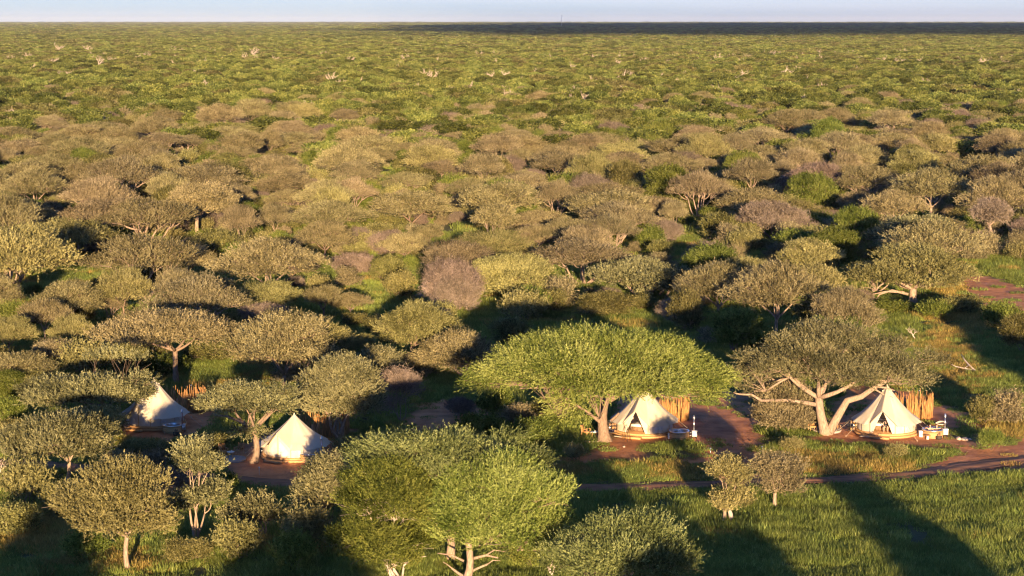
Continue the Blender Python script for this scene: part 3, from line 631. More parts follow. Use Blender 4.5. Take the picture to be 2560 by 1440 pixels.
# further trees and bushes recognised one by one: kind, pool index, base x, base y, crown left, crown right, top
REC = [
 ('acacia', 3, 60, 975, -50, 140, 880), ('acacia', 0, 300, 905, 225, 372, 818), ('acacia', 6, 575, 880, 510, 640, 805), ('acacia', 2, 130, 930, 70, 200, 845), ('acacia', 4, 900, 905, 862, 948, 835), ('shrub', 0, 520, 905, 470, 570, 860),
 ('round', 2, 380, 905, 340, 430, 840), ('acacia', 3, 470, 700, 400, 540, 610), ('acacia', 0, 880, 790, 820, 930, 730), ('shrub', 0, 960, 830, 920, 1010, 790), ('mauve', 0, 700, 880, 650, 745, 835), ('round', 0, 20, 1000, -40, 70, 930),
 ('acacia', 4, 170, 880, 128, 236, 790), ('acacia', 0, 130, 850, 40, 175, 750), ('acacia', 3, 200, 815, 95, 248, 702), ('acacia', 4, 320, 800, 235, 378, 672), ('acacia', 2, 430, 785, 380, 502, 668),
 ('acacia', 5, 278, 800, 236, 312, 738), ('acacia', 4, 640, 795, 590, 768, 702), ('acacia', 3, 545, 785, 488, 602, 694), ('mauve', 1, 660, 825, 602, 716, 762), ('acacia', 6, 802, 795, 762, 862, 708),
 ('acacia', 3, -10, 800, -80, 52, 690), ('acacia', 4, 25, 890, -50, 92, 792), ('acacia', 4, 55, 690, -30, 108, 628), ('acacia', 2, 582, 540, 556, 642, 460), ('acacia', 2, 605, 625, 553, 652, 514),
 ('acacia', 2, 690, 600, 640, 732, 508), ('acacia', 2, 386, 450, 338, 432, 370), ('acacia', 1, 592, 425, 538, 655, 362), ('acacia', 0, 672, 450, 600, 758, 386), ('acacia', 3, 828, 650, 735, 885, 552),
 ('acacia', 0, 800, 600, 730, 942, 500), ('acacia', 2, 640, 700, 585, 682, 636), ('acacia', 3, 725, 712, 670, 790, 628), ('mauve', 0, 972, 640, 922, 1018, 584), ('mauve', 0, 885, 690, 840, 932, 638),
 ('round', 2, 965, 712, 928, 1012, 640), ('shrub', 2, 858, 718, 824, 892, 672), ('shrub', 0, 1000, 750, 962, 1042, 688), ('acacia', 4, 1042, 555, 980, 1092, 478), ('acacia', 6, 1078, 622, 1030, 1112, 556),
 ('acacia', 1, 1340, 640, 1288, 1402, 555), ('acacia', 1, 1428, 645, 1355, 1482, 538), ('acacia', 5, 1520, 640, 1450, 1602, 535), ('acacia', 1, 1545, 470, 1480, 1592, 388), ('acacia', 2, 1683, 582, 1648, 1722, 500),
 ('dead', 2, 1405, 432, 1385, 1425, 372), ('acacia', 2, 1785, 528, 1738, 1845, 455), ('acacia', 3, 1880, 565, 1795, 1965, 468), ('acacia', 5, 1970, 470, 1900, 2005, 405), ('acacia', 2, 2255, 505, 2185, 2325, 438),
 ('acacia', 2, 2135, 548, 2095, 2185, 478), ('dead', 1, 2340, 532, 2320, 2370, 480), ('acacia', 6, 2550, 548, 2515, 2605, 498), ('acacia', 0, 2215, 395, 2165, 2255, 342), ('acacia', 1, 2335, 440, 2278, 2385, 378),
 ('acacia', 4, 2330, 410, 2265, 2402, 335), ('acacia', 3, 2545, 450, 2490, 2625, 372), ('round', 0, 2065, 385, 2035, 2110, 300), ('round', 1, 1650, 370, 1608, 1685, 306), ('round', 0, 1162, 415, 1120, 1195, 352),
 ('round', 1, 785, 425, 755, 820, 378), ('mauve', 0, 1775, 672, 1718, 1832, 612), ('mauve', 1, 1745, 770, 1722, 1790, 700), ('shrub', 0, 1718, 835, 1680, 1762, 745), ('shrub', 1, 2225, 785, 2180, 2275, 758),
 ('shrub', 1, 2335, 800, 2300, 2380, 762), ('shrub', 0, 2400, 790, 2350, 2450, 745), ('round', 2, 2545, 880, 2512, 2600, 790), ('shrub', 1, 2500, 835, 2460, 2545, 775), ('dead', 3, 2287, 855, 2266, 2312, 800),
 ('shrub', 0, 2450, 1060, 2425, 2500, 1002), ('shrub', 2, 2525, 1062, 2485, 2580, 988), ('shrub', 0, 1270, 860, 1225, 1320, 800), ('mauve', 0, 1140, 780, 1090, 1190, 705), ('shrub', 1, 1320, 790, 1280, 1370, 735),
 ('shrub', 2, 1420, 770, 1370, 1462, 700), ('mauve', 0, 1130, 770, 1065, 1200, 665), ('round', 2, 1500, 790, 1450, 1590, 730), ('shrub', 0, 500, 655, 470, 535, 600), ('shrub', 0, 410, 720, 350, 450, 655),
 ('mauve', 0, 310, 665, 275, 345, 630), ('shrub', 3, 375, 690, 340, 420, 625), ('shrub', 0, 545, 650, 505, 590, 585), ('acacia', 0, 130, 500, 20, 150, 430), ('acacia', 3, 60, 480, -10, 150, 405),
 ('acacia', 0, 100, 590, 0, 130, 500), ('acacia', 2, 220, 600, 135, 240, 545), ('acacia', 1, 700, 470, 640, 760, 470), ('acacia', 0, 860, 520, 800, 920, 440), ('acacia', 5, 1100, 470, 1040, 1160, 400),
 ('acacia', 1, 1010, 500, 960, 1090, 425), ('acacia', 1, 1180, 520, 1120, 1230, 440), ('acacia', 2, 1300, 505, 1240, 1370, 430), ('acacia', 1, 1420, 520, 1350, 1480, 460), ('acacia', 0, 930, 430, 890, 990, 370),
 ('acacia', 4, 1100, 555, 1000, 1150, 510), ('acacia', 1, 1350, 600, 1280, 1420, 520), ('shrub', 1, 1990, 640, 1940, 2040, 590), ('shrub', 0, 1790, 600, 1745, 1835, 540), ('dead', 0, 1775, 600, 1755, 1795, 555),
 ('acacia', 2, 60, 405, -10, 110, 350), ('acacia', 0, 160, 400, 80, 200, 335), ('acacia', 3, 300, 410, 230, 350, 345), ('acacia', 0, 120, 455, 60, 220, 385), ('acacia', 2, 700, 375, 650, 740, 325), ('acacia', 1, 565, 370, 520, 640, 312),
 ('acacia', 5, 1910, 390, 1820, 1990, 320), ('acacia', 2, 1710, 380, 1690, 1800, 312), ('acacia', 2, 2120, 400, 2080, 2180, 330), ('acacia', 3, 2420, 470, 2380, 2480, 420), ('shrub', 2, 2380, 600, 2350, 2420, 560),
 ('shrub', 0, 30, 1110, -20, 70, 1060), ('shrub', 1, 20, 1060, -30, 50, 1010), ('shrub', 3, 350, 1130, 320, 380, 1110), ('shrub', 0, 520, 1130, 470, 560, 1090), ('shrub', 1, 1320, 1120, 1270, 1370, 1065),
 ('shrub', 1, 1190, 1110, 1140, 1240, 1050), ('dead', 1, 1378, 1450, 1370, 1400, 1372), ('shrub', 3, 870, 1140, 840, 920, 1100), ('dead', 0, 5, 1205, -15, 40, 1130),
]
for n, (k, i, bx, by, x0, x1, yt) in enumerate(REC):
    s = mpp(bx, by); p = at(bx, by); W = (x1 - x0) * s; H = max(.8, (by - yt) * s - .03 * W)
    put(k, i, p.x + ((x0 + x1) / 2 - bx) * s * .8, p.y, W, H, (n * 1.7) % 6.28 if k != 'acacia' else ((n * .37) % 1.2 - .6))

# trees standing nearer than the lower edge of the picture: their shadows fall into it
r_ = random.Random(5)
for px, py, k, i, W in [(330, 1150, 'shrub', 0, 2.0), (400, 1150, 'shrub', 3, 1.7), (450, 1170, 'shrub', 1, 2.0), (290, 1180, 'shrub', 2, 3), (60, 1260, 'shrub', 3, 3.4), (150, 1290, 'shrub', 0, 3.0), (25, 1340, 'shrub', 0, 3.2), (560, 1240, 'shrub', 1, 2.2),
        (220, 1400, 'shrub', 1, 3.0), (470, 1410, 'shrub', 0, 2.6), (600, 1400, 'shrub', 3, 2.8), (780, 1380, 'shrub', 3, 3.2), (740, 1430, 'shrub', 1, 3.0), (900, 1270, 'shrub', 0, 2.6), (1330, 1420, 'shrub', 1, 2.4), (395, 1215, 'shrub', 2, 3.2), (430, 1245, 'mauve', 0, 3.4), (300, 1240, 'shrub', 0, 2.6),
        (1980, 1130, 'shrub', 3, 1.6), (2240, 1150, 'shrub', 3, 1.5), (2480, 1125, 'shrub', 1, 1.8), (1440, 1150, 'shrub', 3, 1.6), (1830, 1160, 'shrub', 0, 1.4), (1150, 1040, 'mauve', 0, 2.6), (1300, 1060, 'shrub', 2, 3.0), (1380, 1050, 'shrub', 0, 3.0), (1240, 1040, 'shrub', 1, 2.8)]:
    p = at(px, py); put(k, i, p.x, p.y, W, W * r_.uniform(.5, .75), r_.uniform(0, 6))
for n, (px, py, dist, k, i, W, H) in enumerate([(1500, 1270, 62, 'acacia', 3, 7, 8.2), (1700, 1360, 58, 'acacia', 0, 8, 7.6), (1900, 1430, 55, 'acacia', 3, 8, 7.4), (2220, 1300, 58, 'acacia', 3, 6.5, 8.2), (2290, 1440, 50, 'acacia', 6, 5, 6),
        (120, 1400, 50, 'acacia', 3, 9, 8), (760, 1380, 60, 'acacia', 3, 10, 9)]):
    p = at(px, py) - Vector((-math.sin(SUN_AZ), math.cos(SUN_AZ), 0)) * dist
    put(k, i, p.x, p.y, W, H, n)

# ------------------------------------------------------------------ the woodland: filled in between
GLADES = [poly_px(p) for p in [
    [(450, 720), (480, 650), (560, 630), (600, 660), (600, 715), (520, 735)], [(860, 860), (850, 760), (900, 720), (1000, 760), (1010, 800), (940, 880)],
    [(440, 990), (500, 880), (600, 850), (690, 900), (700, 970), (560, 1000)], [(1030, 640), (1060, 570), (1200, 560), (1270, 600), (1260, 640), (1120, 650)],
    [(1640, 640), (1680, 560), (1760, 560), (1820, 640), (1790, 700), (1700, 690)], [(2320, 780), (2370, 690), (2440, 600), (2900, 560), (2900, 980), (2460, 1000), (2330, 990), (2290, 880)],
    [(440, 440), (460, 410), (560, 420), (500, 450)], [(230, 480), (300, 470), (310, 490), (250, 500)], [(2370, 400), (2480, 400), (2480, 430), (2380, 430)],
    [(1180, 1010), (1180, 930), (1260, 860), (1420, 790), (1640, 790), (1800, 890), (1900, 1010), (1900, 1440), (0, 1440), (0, 1040), (280, 1000), (420, 980), (700, 1000), (1000, 1010)],
    [(2150, 765), (2310, 765), (2340, 900), (2180, 900)], [(1900, 960), (2900, 960), (2900, 1440), (1900, 1440)], [(2080, 540), (2180, 540), (2200, 600), (2100, 620)],
]]
def in_any(x, y, polys):
    X = np.array([[x]]); Y = np.array([[y]])
    return any(inside(X, Y, p)[0, 0] for p in polys)
R = np.random.RandomState(77)
def ZB(x): return 390 + 18 * math.sin(x * .035 + 1) + 9 * math.sin(x * .11) + .10 * x
NCOUNT = {'acacia': sum(1 for r in REG if r[5] == 'acacia') + 38}
FAR = []           # instances of the distant woodland: x, y, rz, scale, source key
GRID = {}; GN = [0]
def clear(x, y, r, k=.72):
    while GN[0] < len(PLACED):
        p = PLACED[GN[0]]; GRID.setdefault((int(p[0] // 12), int(p[1] // 12)), []).append(p); GN[0] += 1
    i, j = int(x // 12), int(y // 12)
    for u in (i - 1, i, i + 1):
        for v in (j - 1, j, j + 1):
            for a, b, c in GRID.get((u, v), ()):
                if math.hypot(a - x, b - y) < (c + r) * k: return False
    return True
def rowlim(y): return .257 * 1.12 * y + 8
# pale dead trees one can pick out
for px, py in [(1123, 262), (1135, 250), (1180, 258), (1200, 262), (1172, 245), (1270, 262), (1282, 258), (842, 230), (835, 222), (712, 236), (630, 250), (862, 258), (400, 238), (262, 322), (35, 308), (148, 143), (228, 142), (82, 192),
               (442, 145), (344, 165), (245, 180), (165, 205), (608, 162), (628, 155), (1060, 208), (1075, 212), (1095, 205), (1232, 210), (1260, 208), (1435, 262), (1440, 255), (1462, 268), (1486, 230), (1490, 228), (1432, 192), (1555, 215),
               (1562, 208), (1648, 210), (1545, 255), (1560, 262), (1800, 168), (1850, 215), (1860, 205), (1922, 225), (1975, 205), (1985, 195), (2028, 250), (2048, 245), (1975, 265), (2100, 240), (2130, 262), (2205, 170), (2230, 255), (2180, 248),
               (2370, 245), (2395, 250), (2450, 175), (1370, 272), (1340, 258), (505, 240), (2545, 262), (1120, 285)]:
    p = at(px, py); s = mpp(px, py); put('dead', R.randint(4), p.x, p.y, (34 + R.uniform(-8, 10)) * s, (36 + R.uniform(-6, 9)) * s + 2.5, R.uniform(0, 6)); PLACED[-1] = (p.x, p.y - 2, 5.5)

y = 168.0
PLACED0 = len(PLACED)
cand = []
while y < 1000:
    step = 8.6
    x = -rowlim(y)
    while x < rowlim(y):
        cand.append((x + R.uniform(-3.4, 3.4), y + R.uniform(-3.4, 3.4))); x += step
    y += step * .93
for x, y in cand:
    px, py = to_px(x, y)
    if R.uniform() > (py - ZB(x) + 60) / 110: continue
    if in_any(x, y, GLADES) or in_any(x, y, DIRT) : continue
    W = R.uniform(10.5, 15.5) * (1 if R.uniform() < .8 else .7)
    if R.uniform() < .10 or not clear(x, y, W / 2, 1.08 if y < 330 else 1.13): continue
    u = R.uniform(); H = R.uniform(5.2, 9.4) * (.6 + .4 * W / 13) * (1 - .25 * min(1, max(0, (y - 480) / 200)))
    idx = R.choice(7, p=[.2, .2, .15, .13, .1, .14, .08])
    if u < .80:
        if NCOUNT['acacia'] < 296: put('acacia', idx, x, y, W, H, R.uniform(-.7, .7)); NCOUNT['acacia'] += 1
        else: FAR.append((x, y, R.uniform(-.7, .7), W / POOL['acacia'][idx][0], ('acacia', idx))); PLACED.append((x, y, W / 2))
    elif u < .93: put('round', R.randint(3), x, y, W * .6, H * .85, R.uniform(0, 6))
    else: put('mauve', R.randint(2), x, y, W * .6, H * .6, R.uniform(0, 6))
# low shrubs and bushes in the gaps
ns = 0
for _ in range(9000):
    y = math.sqrt(R.uniform(165 ** 2, 800 ** 2)) if _ > 5000 else R.uniform(165, 420); x = R.uniform(-1, 1) * rowlim(y)
    if in_any(x, y, DIRT) or to_px(x, y)[1] > 1010: continue
    if in_any(x, y, GLADES) and R.uniform() < .90: continue
    Ws = R.uniform(1.8, 4.6) * (1 if y < 400 else 1.3)
    if not clear(x, y, Ws / 2, .55 if y < 300 else .80): continue
    hs = R.uniform(.42, .7)
    if R.uniform() < .08: k, i, Ws, hs = 'mauve', 0, Ws * 1.3, .6
    else: k, i = 'shrub', R.randint(4)
    PLACED.append((x, y, Ws * .3))
    if ns < 250 and y < 420: put(k, i, x, y, Ws, Ws * hs, R.uniform(0, 6)); ns += 1
    elif y > 300: FAR.append((x, y, R.uniform(0, 6), Ws / POOL[k][i][0], (k, i)))

# ------------------------------------------------------------------ the green bush beyond, to the horizon
nfar = 0
y = 470.0
while y < 1500:
    step = 9.4
    x = -rowlim(y)
    while x < rowlim(y):
        a, b = x + R.uniform(-3, 3), y + R.uniform(-3, 3); x += step
        px, py = to_px(a, b)
        if R.uniform() < (py - ZB(a) + 60) / 110: continue
        if y < 900 and not clear(a, b, 3.8, .80): continue
        if y < 900: PLACED.append((a, b, 4))
        if R.uniform() < .05: continue
        k = R.choice(4, p=[.37, .28, .25, .10]); s = R.uniform(.62, 1.15) * (1.35 if R.uniform() < .10 else 1)
        if R.uniform() < .12: continue
        s *= 1 + .5 * max(0, min(1, (950 - y) / 350))
        if R.uniform() < .13 * max(0, min(1, (1000 - y) / 300)) and nfar > 200:
            FAR.append((a, b, R.uniform(0, 6), R.uniform(.7, 1.0), ('acacia', int(R.choice([0, 3, 4, 2]))))); continue
        if nfar < 285: put('far', k, a, b, POOL['far'][k][0] * s, None, R.uniform(0, 6)); nfar += 1
        else: FAR.append((a, b, R.uniform(0, 6), s, ('far', k)))
        if R.uniform() < .035: FAR.append((a + 2, b - 4, R.uniform(0, 6), R.uniform(1.2, 1.6), ('dead', R.randint(4))))
    y += step * 1.0
y = 1500.0
while y < 30000:
    sc = y / 1500; step = 9.2 * sc
    x = -rowlim(y) * 1.03
    while x < rowlim(y) * 1.03:
        a, b = x + R.uniform(-.4, .4) * step, y + R.uniform(-.4, .4) * step; x += step
        k = R.choice(4, p=[.35, .27, .20, .18])
        if R.uniform() > .12: FAR.append((a, b, R.uniform(0, 6), sc * R.uniform(.6, 1.35), ('far', k)))
        if R.uniform() < .04 and y < 3800: FAR.append((a, b - 3, R.uniform(0, 6), R.uniform(1.5, 2.3), ('dead', R.randint(4))))
    y += step * .95
def scatter(name, inst, sources, label, cat, kind='stuff'):
    """one object that repeats the meshes of plants already standing in the scene; sources: list of lists of objects"""
    n = len(inst)
    me = bpy.data.meshes.new(name); me.vertices.add(n)
    me.vertices.foreach_set('co', np.array([(a[0], a[1], a[2]) for a in inst], dtype=np.float32).ravel())
    for nm, col in (('rz', 3), ('sxy', 4), ('szz', 5)):
        at_ = me.attributes.new(nm, 'FLOAT', 'POINT'); at_.data.foreach_set('value', np.array([a[col] for a in inst], dtype=np.float32))
    at_ = me.attributes.new('which', 'INT', 'POINT'); at_.data.foreach_set('value', np.array([a[6] for a in inst], dtype=np.int32))
    o = link(name, me)
    g = bpy.data.node_groups.new(name + '_nodes', 'GeometryNodeTree')
    g.interface.new_socket('Geometry', in_out='INPUT', socket_type='NodeSocketGeometry'); g.interface.new_socket('Geometry', in_out='OUTPUT', socket_type='NodeSocketGeometry')
    N = g.nodes.new; K = g.links.new
    gi = N('NodeGroupInput'); go = N('NodeGroupOutput'); J = N('GeometryNodeJoinGeometry')
    def attr(nm, ty):
        a = N('GeometryNodeInputNamedAttribute'); a.data_type = ty; a.inputs['Name'].default_value = nm; return a.outputs['Attribute']
    rz = attr('rz', 'FLOAT'); sx = attr('sxy', 'FLOAT'); sz = attr('szz', 'FLOAT'); wh = attr('which', 'INT')
    cx = N('ShaderNodeCombineXYZ'); K(rz, cx.inputs[2]); cs = N('ShaderNodeCombineXYZ'); K(sx, cs.inputs[0]); K(sx, cs.inputs[1]); K(sz, cs.inputs[2])
    for k, obs in enumerate(sources):
        cmp_ = N('FunctionNodeCompare'); cmp_.data_type = 'INT'; cmp_.operation = 'EQUAL'; K(wh, cmp_.inputs[2]); cmp_.inputs[3].default_value = k
        for ob in obs:
            oi = N('GeometryNodeObjectInfo'); oi.inputs['Object'].default_value = ob; oi.transform_space = 'ORIGINAL'; oi.inputs['As Instance'].default_value = True
            ip = N('GeometryNodeInstanceOnPoints'); K(gi.outputs[0], ip.inputs['Points']); K(cmp_.outputs[0], ip.inputs['Selection'])
            K(oi.outputs['Geometry'], ip.inputs['Instance']); K(cx.outputs[0], ip.inputs['Rotation']); K(cs.outputs[0], ip.inputs['Scale'])
            K(ip.outputs[0], J.inputs[0])
    K(J.outputs[0], go.inputs[0])
    m = o.modifiers.new('scatter', 'NODES'); m.node_group = g
    return tag(o, label, cat, None, kind)

def scatter_woodland():
    keys = []; src = []
    for k in sorted(set(f[4] for f in FAR), key=str):
        me = POOL[k[0]][int(k[1])][2]
        obs = []
        for part in me:
            if part is None: continue
            ob = next((o for o in bpy.data.objects if o.data is part), None)
            if ob: obs.append(ob)
        if obs: keys.append((k[0], int(k[1]))); src.append(obs)
    inst = []
    for x, y, rz, s, k in FAR:
        k = (k[0], int(k[1]))
        if k not in keys: continue
        sz = s if k[0] != 'far' else (s if s < 1.2 else 1.2 * (s / 1.2) ** .55)
        inst.append((x, y, 0, rz, s, sz, keys.index(k)))
    scatter('distant_woodland', inst, src, 'green bushveld trees merging into one mass out to the horizon', 'woodland')
    print('far instances', len(inst))
scatter_woodland()

# ------------------------------------------------------------------ grass
M['grass'] = leafmat('grass_green', (.15, .19, .045), (.245, .30, .075), (.37, .41, .14), trans=.45, objvar=.35)
M['gold'] = leafmat('grass_gold', (.20, .16, .05), (.36, .27, .085), (.50, .37, .13), trans=.35, objvar=.25)
def clump(seed, n, rad, h, mat, wid):
    rng = np.random.RandomState(seed)
    P = np.zeros((n, 3)); a = rng.uniform(0, 6.28, n); r = rad * np.sqrt(rng.uniform(0, 1, n)); P[:, 0] = r * np.cos(a); P[:, 1] = r * np.sin(a); P[:, 2] = -.03
    d = unit(np.stack([rng.normal(0, .22, n), rng.normal(0, .22, n), np.ones(n)], 1)); hh = h * rng.uniform(.45, 1.15, n)
    s = unit(np.cross(d, rng.normal(size=(n, 3)))) * wid * rng.uniform(.6, 1.4, (n, 1)) * .5
    m = P + d * hh[:, None] * .55; t = P + d * hh[:, None] + rng.normal(0, .07, (n, 3)) * np.array([1, 1, .1])
    V = np.stack([P - s, P + s, m + s * .8, m - s * .8, t], 1).reshape(-1, 3)
    i = np.arange(n) * 5
    T = np.repeat(np.clip(rng.normal(.45, .25, n), 0, 1), 5)
    return mesh_from('grass', V, [np.stack([i + 3, i + 2, i + 4], 1), np.stack([i, i + 1, i + 2, i + 3], 1)], mat, False, {'tone': T})
gsrc = []
for i, (x_, y_, mt, lab) in enumerate([(1905, 1380, 'grass', 'green grass clump deep in the meadow right of the cut off acacia'), (1730, 1180, 'gold', 'golden grass clump on the verge right of the tent footpath'),
                                      (2250, 1350, 'grass', 'tall green grass clump in the right part of the meadow'), (1420, 1185, 'gold', 'golden grass clump at the left end of the verge')]):
    me = clump(700 + i, 150, .85, (.5, .62, .75, .5)[i], M[mt], .05)
    o = link('grass_clump', me, None, at(x_, y_)); tag(o, lab, 'grass clump', 'grass clumps'); gsrc.append([o])
TENTS = {1: (388, 1063, -24, True), 2: (737, 1140, -26, True), 3: (1610, 1081, -21, False), 4: (2215, 1081, -18, False)}
def grass_points():
    rng = np.random.RandomState(9); out = []
    def batch(n, y0, y1, sc):
        Y = np.sqrt(rng.uniform(y0 ** 2, y1 ** 2, n)); X = rng.uniform(-1, 1, n) * (.257 * 1.1 * Y + 4)
        ok = ~dirt_mask(X, Y) | (rng.uniform(size=n) < .05)
        td = track_dist(X, Y); ok &= (td > 1.05 + rng.uniform(-.3, .5, n)) | ((td < .45) & (rng.uniform(size=n) < .35))
        for k, (tx, ty, _, _) in TENTS.items():
            p = at(tx, ty); ok &= np.hypot(X - p.x, Y - p.y) > 4.3
        ns_ = soft_noise(X, Y, 9, 21); n2 = soft_noise(X, Y, 25, 22)
        hh = .62 + .28 * ns_ + .2 * n2
        near = np.zeros(X.shape, bool)
        for ox, oy in ((1.3, 0), (-1.3, 0), (0, 1.6), (0, -1.6)): near |= dirt_mask(X + ox, Y + oy)
        near |= td < 1.9
        hh = np.where(near, hh * .5, hh).clip(.22, 1.3); ok &= ~near | (rng.uniform(size=n) < .6)
        bare = (soft_noise(X, Y, 14, 31) > .75) & (rng.uniform(size=n) < .7); ok &= ~bare
        gold = (ns_ * .6 + n2 * .5 + rng.uniform(-.35, .35, n)) > .52
        for p in GOLDZ: gold |= inside(X + n2 * 2 + rng.uniform(-1.5, 1.5, n), Y + ns_ * 4 + rng.uniform(-2.5, 2.5, n), p) & (rng.uniform(size=n) < .92)
        for p in GREENZ: gold &= ~(inside(X, Y, p) & (ns_ < .62))
        for i in np.where(ok)[0]:
            g = (1 if gold[i] else 0) + (2 if rng.uniform() < .4 else 0)
            s = sc * rng.uniform(.75, 1.25)
            out.append((X[i], Y[i], 0, rng.uniform(0, 6.28), s, s * hh[i] * rng.uniform(.7, 1.2), g))
    batch(30000, 118, 230, 1.0); batch(15000, 230, 340, 1.35); batch(9000, 340, 700, 2.2)
    return out
GOLDZ = [poly_px(p) for p in [[(1360, 1150), (1470, 1150), (1480, 1205), (1360, 1210)], [(1640, 1150), (1770, 1145), (1770, 1210), (1640, 1210)], [(2320, 770), (2460, 780), (2470, 840), (2330, 830)], [(2440, 1045), (2600, 1060), (2600, 1110), (2460, 1090)],
         [(1900, 1150), (2000, 1130), (2300, 1150), (2300, 1190), (1900, 1200)], [(2330, 700), (2420, 690), (2440, 1000), (2330, 960)], [(600, 850), (680, 870), (680, 960), (600, 960)], [(0, 1290), (150, 1280), (420, 1400), (380, 1440), (0, 1400)], [(300, 1090), (480, 1090), (480, 1160), (300, 1160)], [(750, 1330), (850, 1330), (850, 1370), (740, 1370)]]]
GREENZ = [poly_px(p) for p in [[(1380, 1225), (2700, 1190), (2700, 1500), (1380, 1500)], [(1605, 1140), (1620, 1095), (1745, 1095), (1745, 1150)]]]
gp_ = grass_points()
scatter('grass', gp_, gsrc, 'green and golden grass covering the open ground between the trees', 'grass')
print('grass', len(gp_))

# ------------------------------------------------------------------ bell tents
def P3(r, ph, z): return (r * math.sin(ph), -r * math.cos(ph), z)
def bell_tent(px, py, door_deg, closed, label, high=3.9):
    p = at(px, py); root = empty('bell_tent', (p.x, p.y, .02)); tag(root, label, 'tent', 'bell tents')
    hd = .38; zt = hd + high; zw = hd + .82; zd = hd + 2.05; R_ = 2.85; pd = math.radians(25); d0 = math.radians(door_deg)
    wrap = lambda a: (a + math.pi) % (2 * math.pi) - math.pi
    def ze(ph):
        q = abs(wrap(ph - d0)) / pd
        return zw + (zd - zw) * (1 - q) if q < 1 else zw - .05 * (math.cos(ph * 12) < -2)
    n, m = 120, 16; V = []; Fs = []
    for i in range(m + 1):
        t = i / m
        for k in range(n):
            ph = d0 + 2 * math.pi * k / n
            q = abs(wrap(ph - d0)) / pd
            flare = (.13 + .17 * (math.cos(ph * 12 - d0 * 12) * .5 + .5) ** 4) * max(0, t - .8) / .2 * (1 if q > 1.1 else 0)
            r = R_ * t + flare; g = t + .075 * math.sin(math.pi * t) * (1 if q > 1 else .6)
            pinch = .02 * math.cos((ph - d0) * 12) * math.sin(math.pi * t)
            z = zt - (zt - ze(ph)) * g - (.10 * max(0, t - .85) / .15 if q > 1 else 0)
            V.append(P3(max(r + pinch, .03), ph, z))
    for i in range(m):
        for k in range(n):
            k2 = (k + 1) % n; Fs.append((i * n + k, i * n + k2, (i + 1) * n + k2, (i + 1) * n + k))
    mb = MB(); mb.add(V, Fs); mb.build('roof', M['canvas'], root, smooth=True)
    mb = MB(); mb.lathe([(.10, -.12), (.05, .02), (.025, .10)], 12, (0, 0, zt)); mb.build('roof_cap', M['canvas'], root)
    for a in (-75, 20, 110, 200):     # little hooded vents under the peak
        mb = MB(); ph = math.radians(a); c = P3(.42, ph, zt - .52)
        mb.box(c, (.16, .12, .10), ph); mb.build('vent', M['canvas'], root)
    # side wall
    V = []; Fs = []; rw = 2.50; kk = 0; N_ = 96
    for k in range(N_ + 1):
        ph = d0 + pd + (2 * math.pi - 2 * pd) * k / N_
        V += [P3(rw + .04, ph, hd + .0), P3(rw, ph, zw + .03)]
        if k: Fs.append((2 * k - 2, 2 * k, 2 * k + 1, 2 * k - 1))
    mb = MB(); mb.add(V, Fs); mb.build('side_wall', M['canvas'], root, smooth=True)
    # hem line and straps
    mb = MB()
    mb.tube([P3(R_ + .06, d0 + pd * 1.05 + (2 * math.pi - 2.1 * pd) * k / 60, zw - .10) for k in range(61)], .018, 5); mb.build('hem', M['canvas_dark'], root)
    for k in range(12):
        ph = d0 + math.pi / 12 + 2 * math.pi * k / 12
        if abs(wrap(ph - d0)) < pd * 1.02: continue
        mb = MB(); mb.tube([P3(rw + .10, ph, zw - .08), P3(rw + .12, ph, hd), P3(rw + .3, ph, .02)], .018, 4); mb.build('strap', M['canvas_dark'], root)
        mb = MB(); mb.tube([P3(R_ + .22, ph, zw - .12), P3(R_ + 1.5, ph, .02)], .012, 4)
        mb.box(P3(R_ + 1.5, ph, .05), (.03, .03, .2), ph); mb.build('guy_rope', M['rope'], root)
    # windows in the wall
    for a in (48, 85, -75):
        ph0 = d0 + math.radians(a); V = []; Fs = []; mb = MB()
        for k in range(7):
            ph = ph0 + math.radians((k - 3) * 3.2); V += [P3(rw + .055, ph, hd + .26), P3(rw + .045, ph, hd + .58)]
            if k: Fs.append((2 * k - 2, 2 * k, 2 * k + 1, 2 * k - 1))
        mb.add(V, Fs); mb.build('window', M['mesh_panel'], root)
    # door wall
    def edge(z): return pd * (1 - (z - zw) / (zd - zw)) if z > zw else pd
    zs = np.linspace(hd, zd - .05, 14)
    rd = lambda z: 2.54
    op = (lambda z: 0) if closed else (lambda z: pd * .78 * max(0, 1 - (z - hd) / (zd - .12 - hd)) ** .9)
    for sgn in (-1, 1):
        V = []; Fs = []
        for i, z in enumerate(zs):
            e, o_ = edge(z), min(op(z), edge(z) * .98)
            for k in range(5):
                ph = o_ + (e - o_) * k / 4
                V.append(P3(rd(z) - .02 + .02 * math.sin(k * 2.2), d0 + sgn * ph, z))
            if i:
                for k in range(4):
                    a = (i - 1) * 5 + k; Fs.append((a, a + 1, a + 6, a + 5))
        mb = MB(); mb.add(V, Fs); mb.build('door_flap', M['canvas'], root, smooth=True)
        mb = MB(); mb.tube([P3(2.58, d0 + sgn * edge(z), z) for z in zs], .03, 5); mb.build('door_edge', M['canvas_dark'], root)
        if closed:
            V = []; Fs = []
            zz = np.linspace(hd + .12, zd - .75, 8)
            for i, z in enumerate(zz):
                e = edge(z + .35) - math.radians(3)
                for k in range(4): V.append(P3(2.56, d0 + sgn * (math.radians(2.2) + max(0.005, e - math.radians(2.2)) * k / 3), z))
                if i:
                    for k in range(3):
                        a = (i - 1) * 4 + k; Fs.append((a, a + 1, a + 5, a + 4))
            mb = MB(); mb.add(V, Fs); mb.build('door_window', M['mesh_panel'], root)
    if closed:
        mb = MB(); mb.tube([P3(2.575, d0, hd), P3(2.575, d0, zd - .1)], .035, 5); mb.build('door_zip', M['canvas_dark'], root)
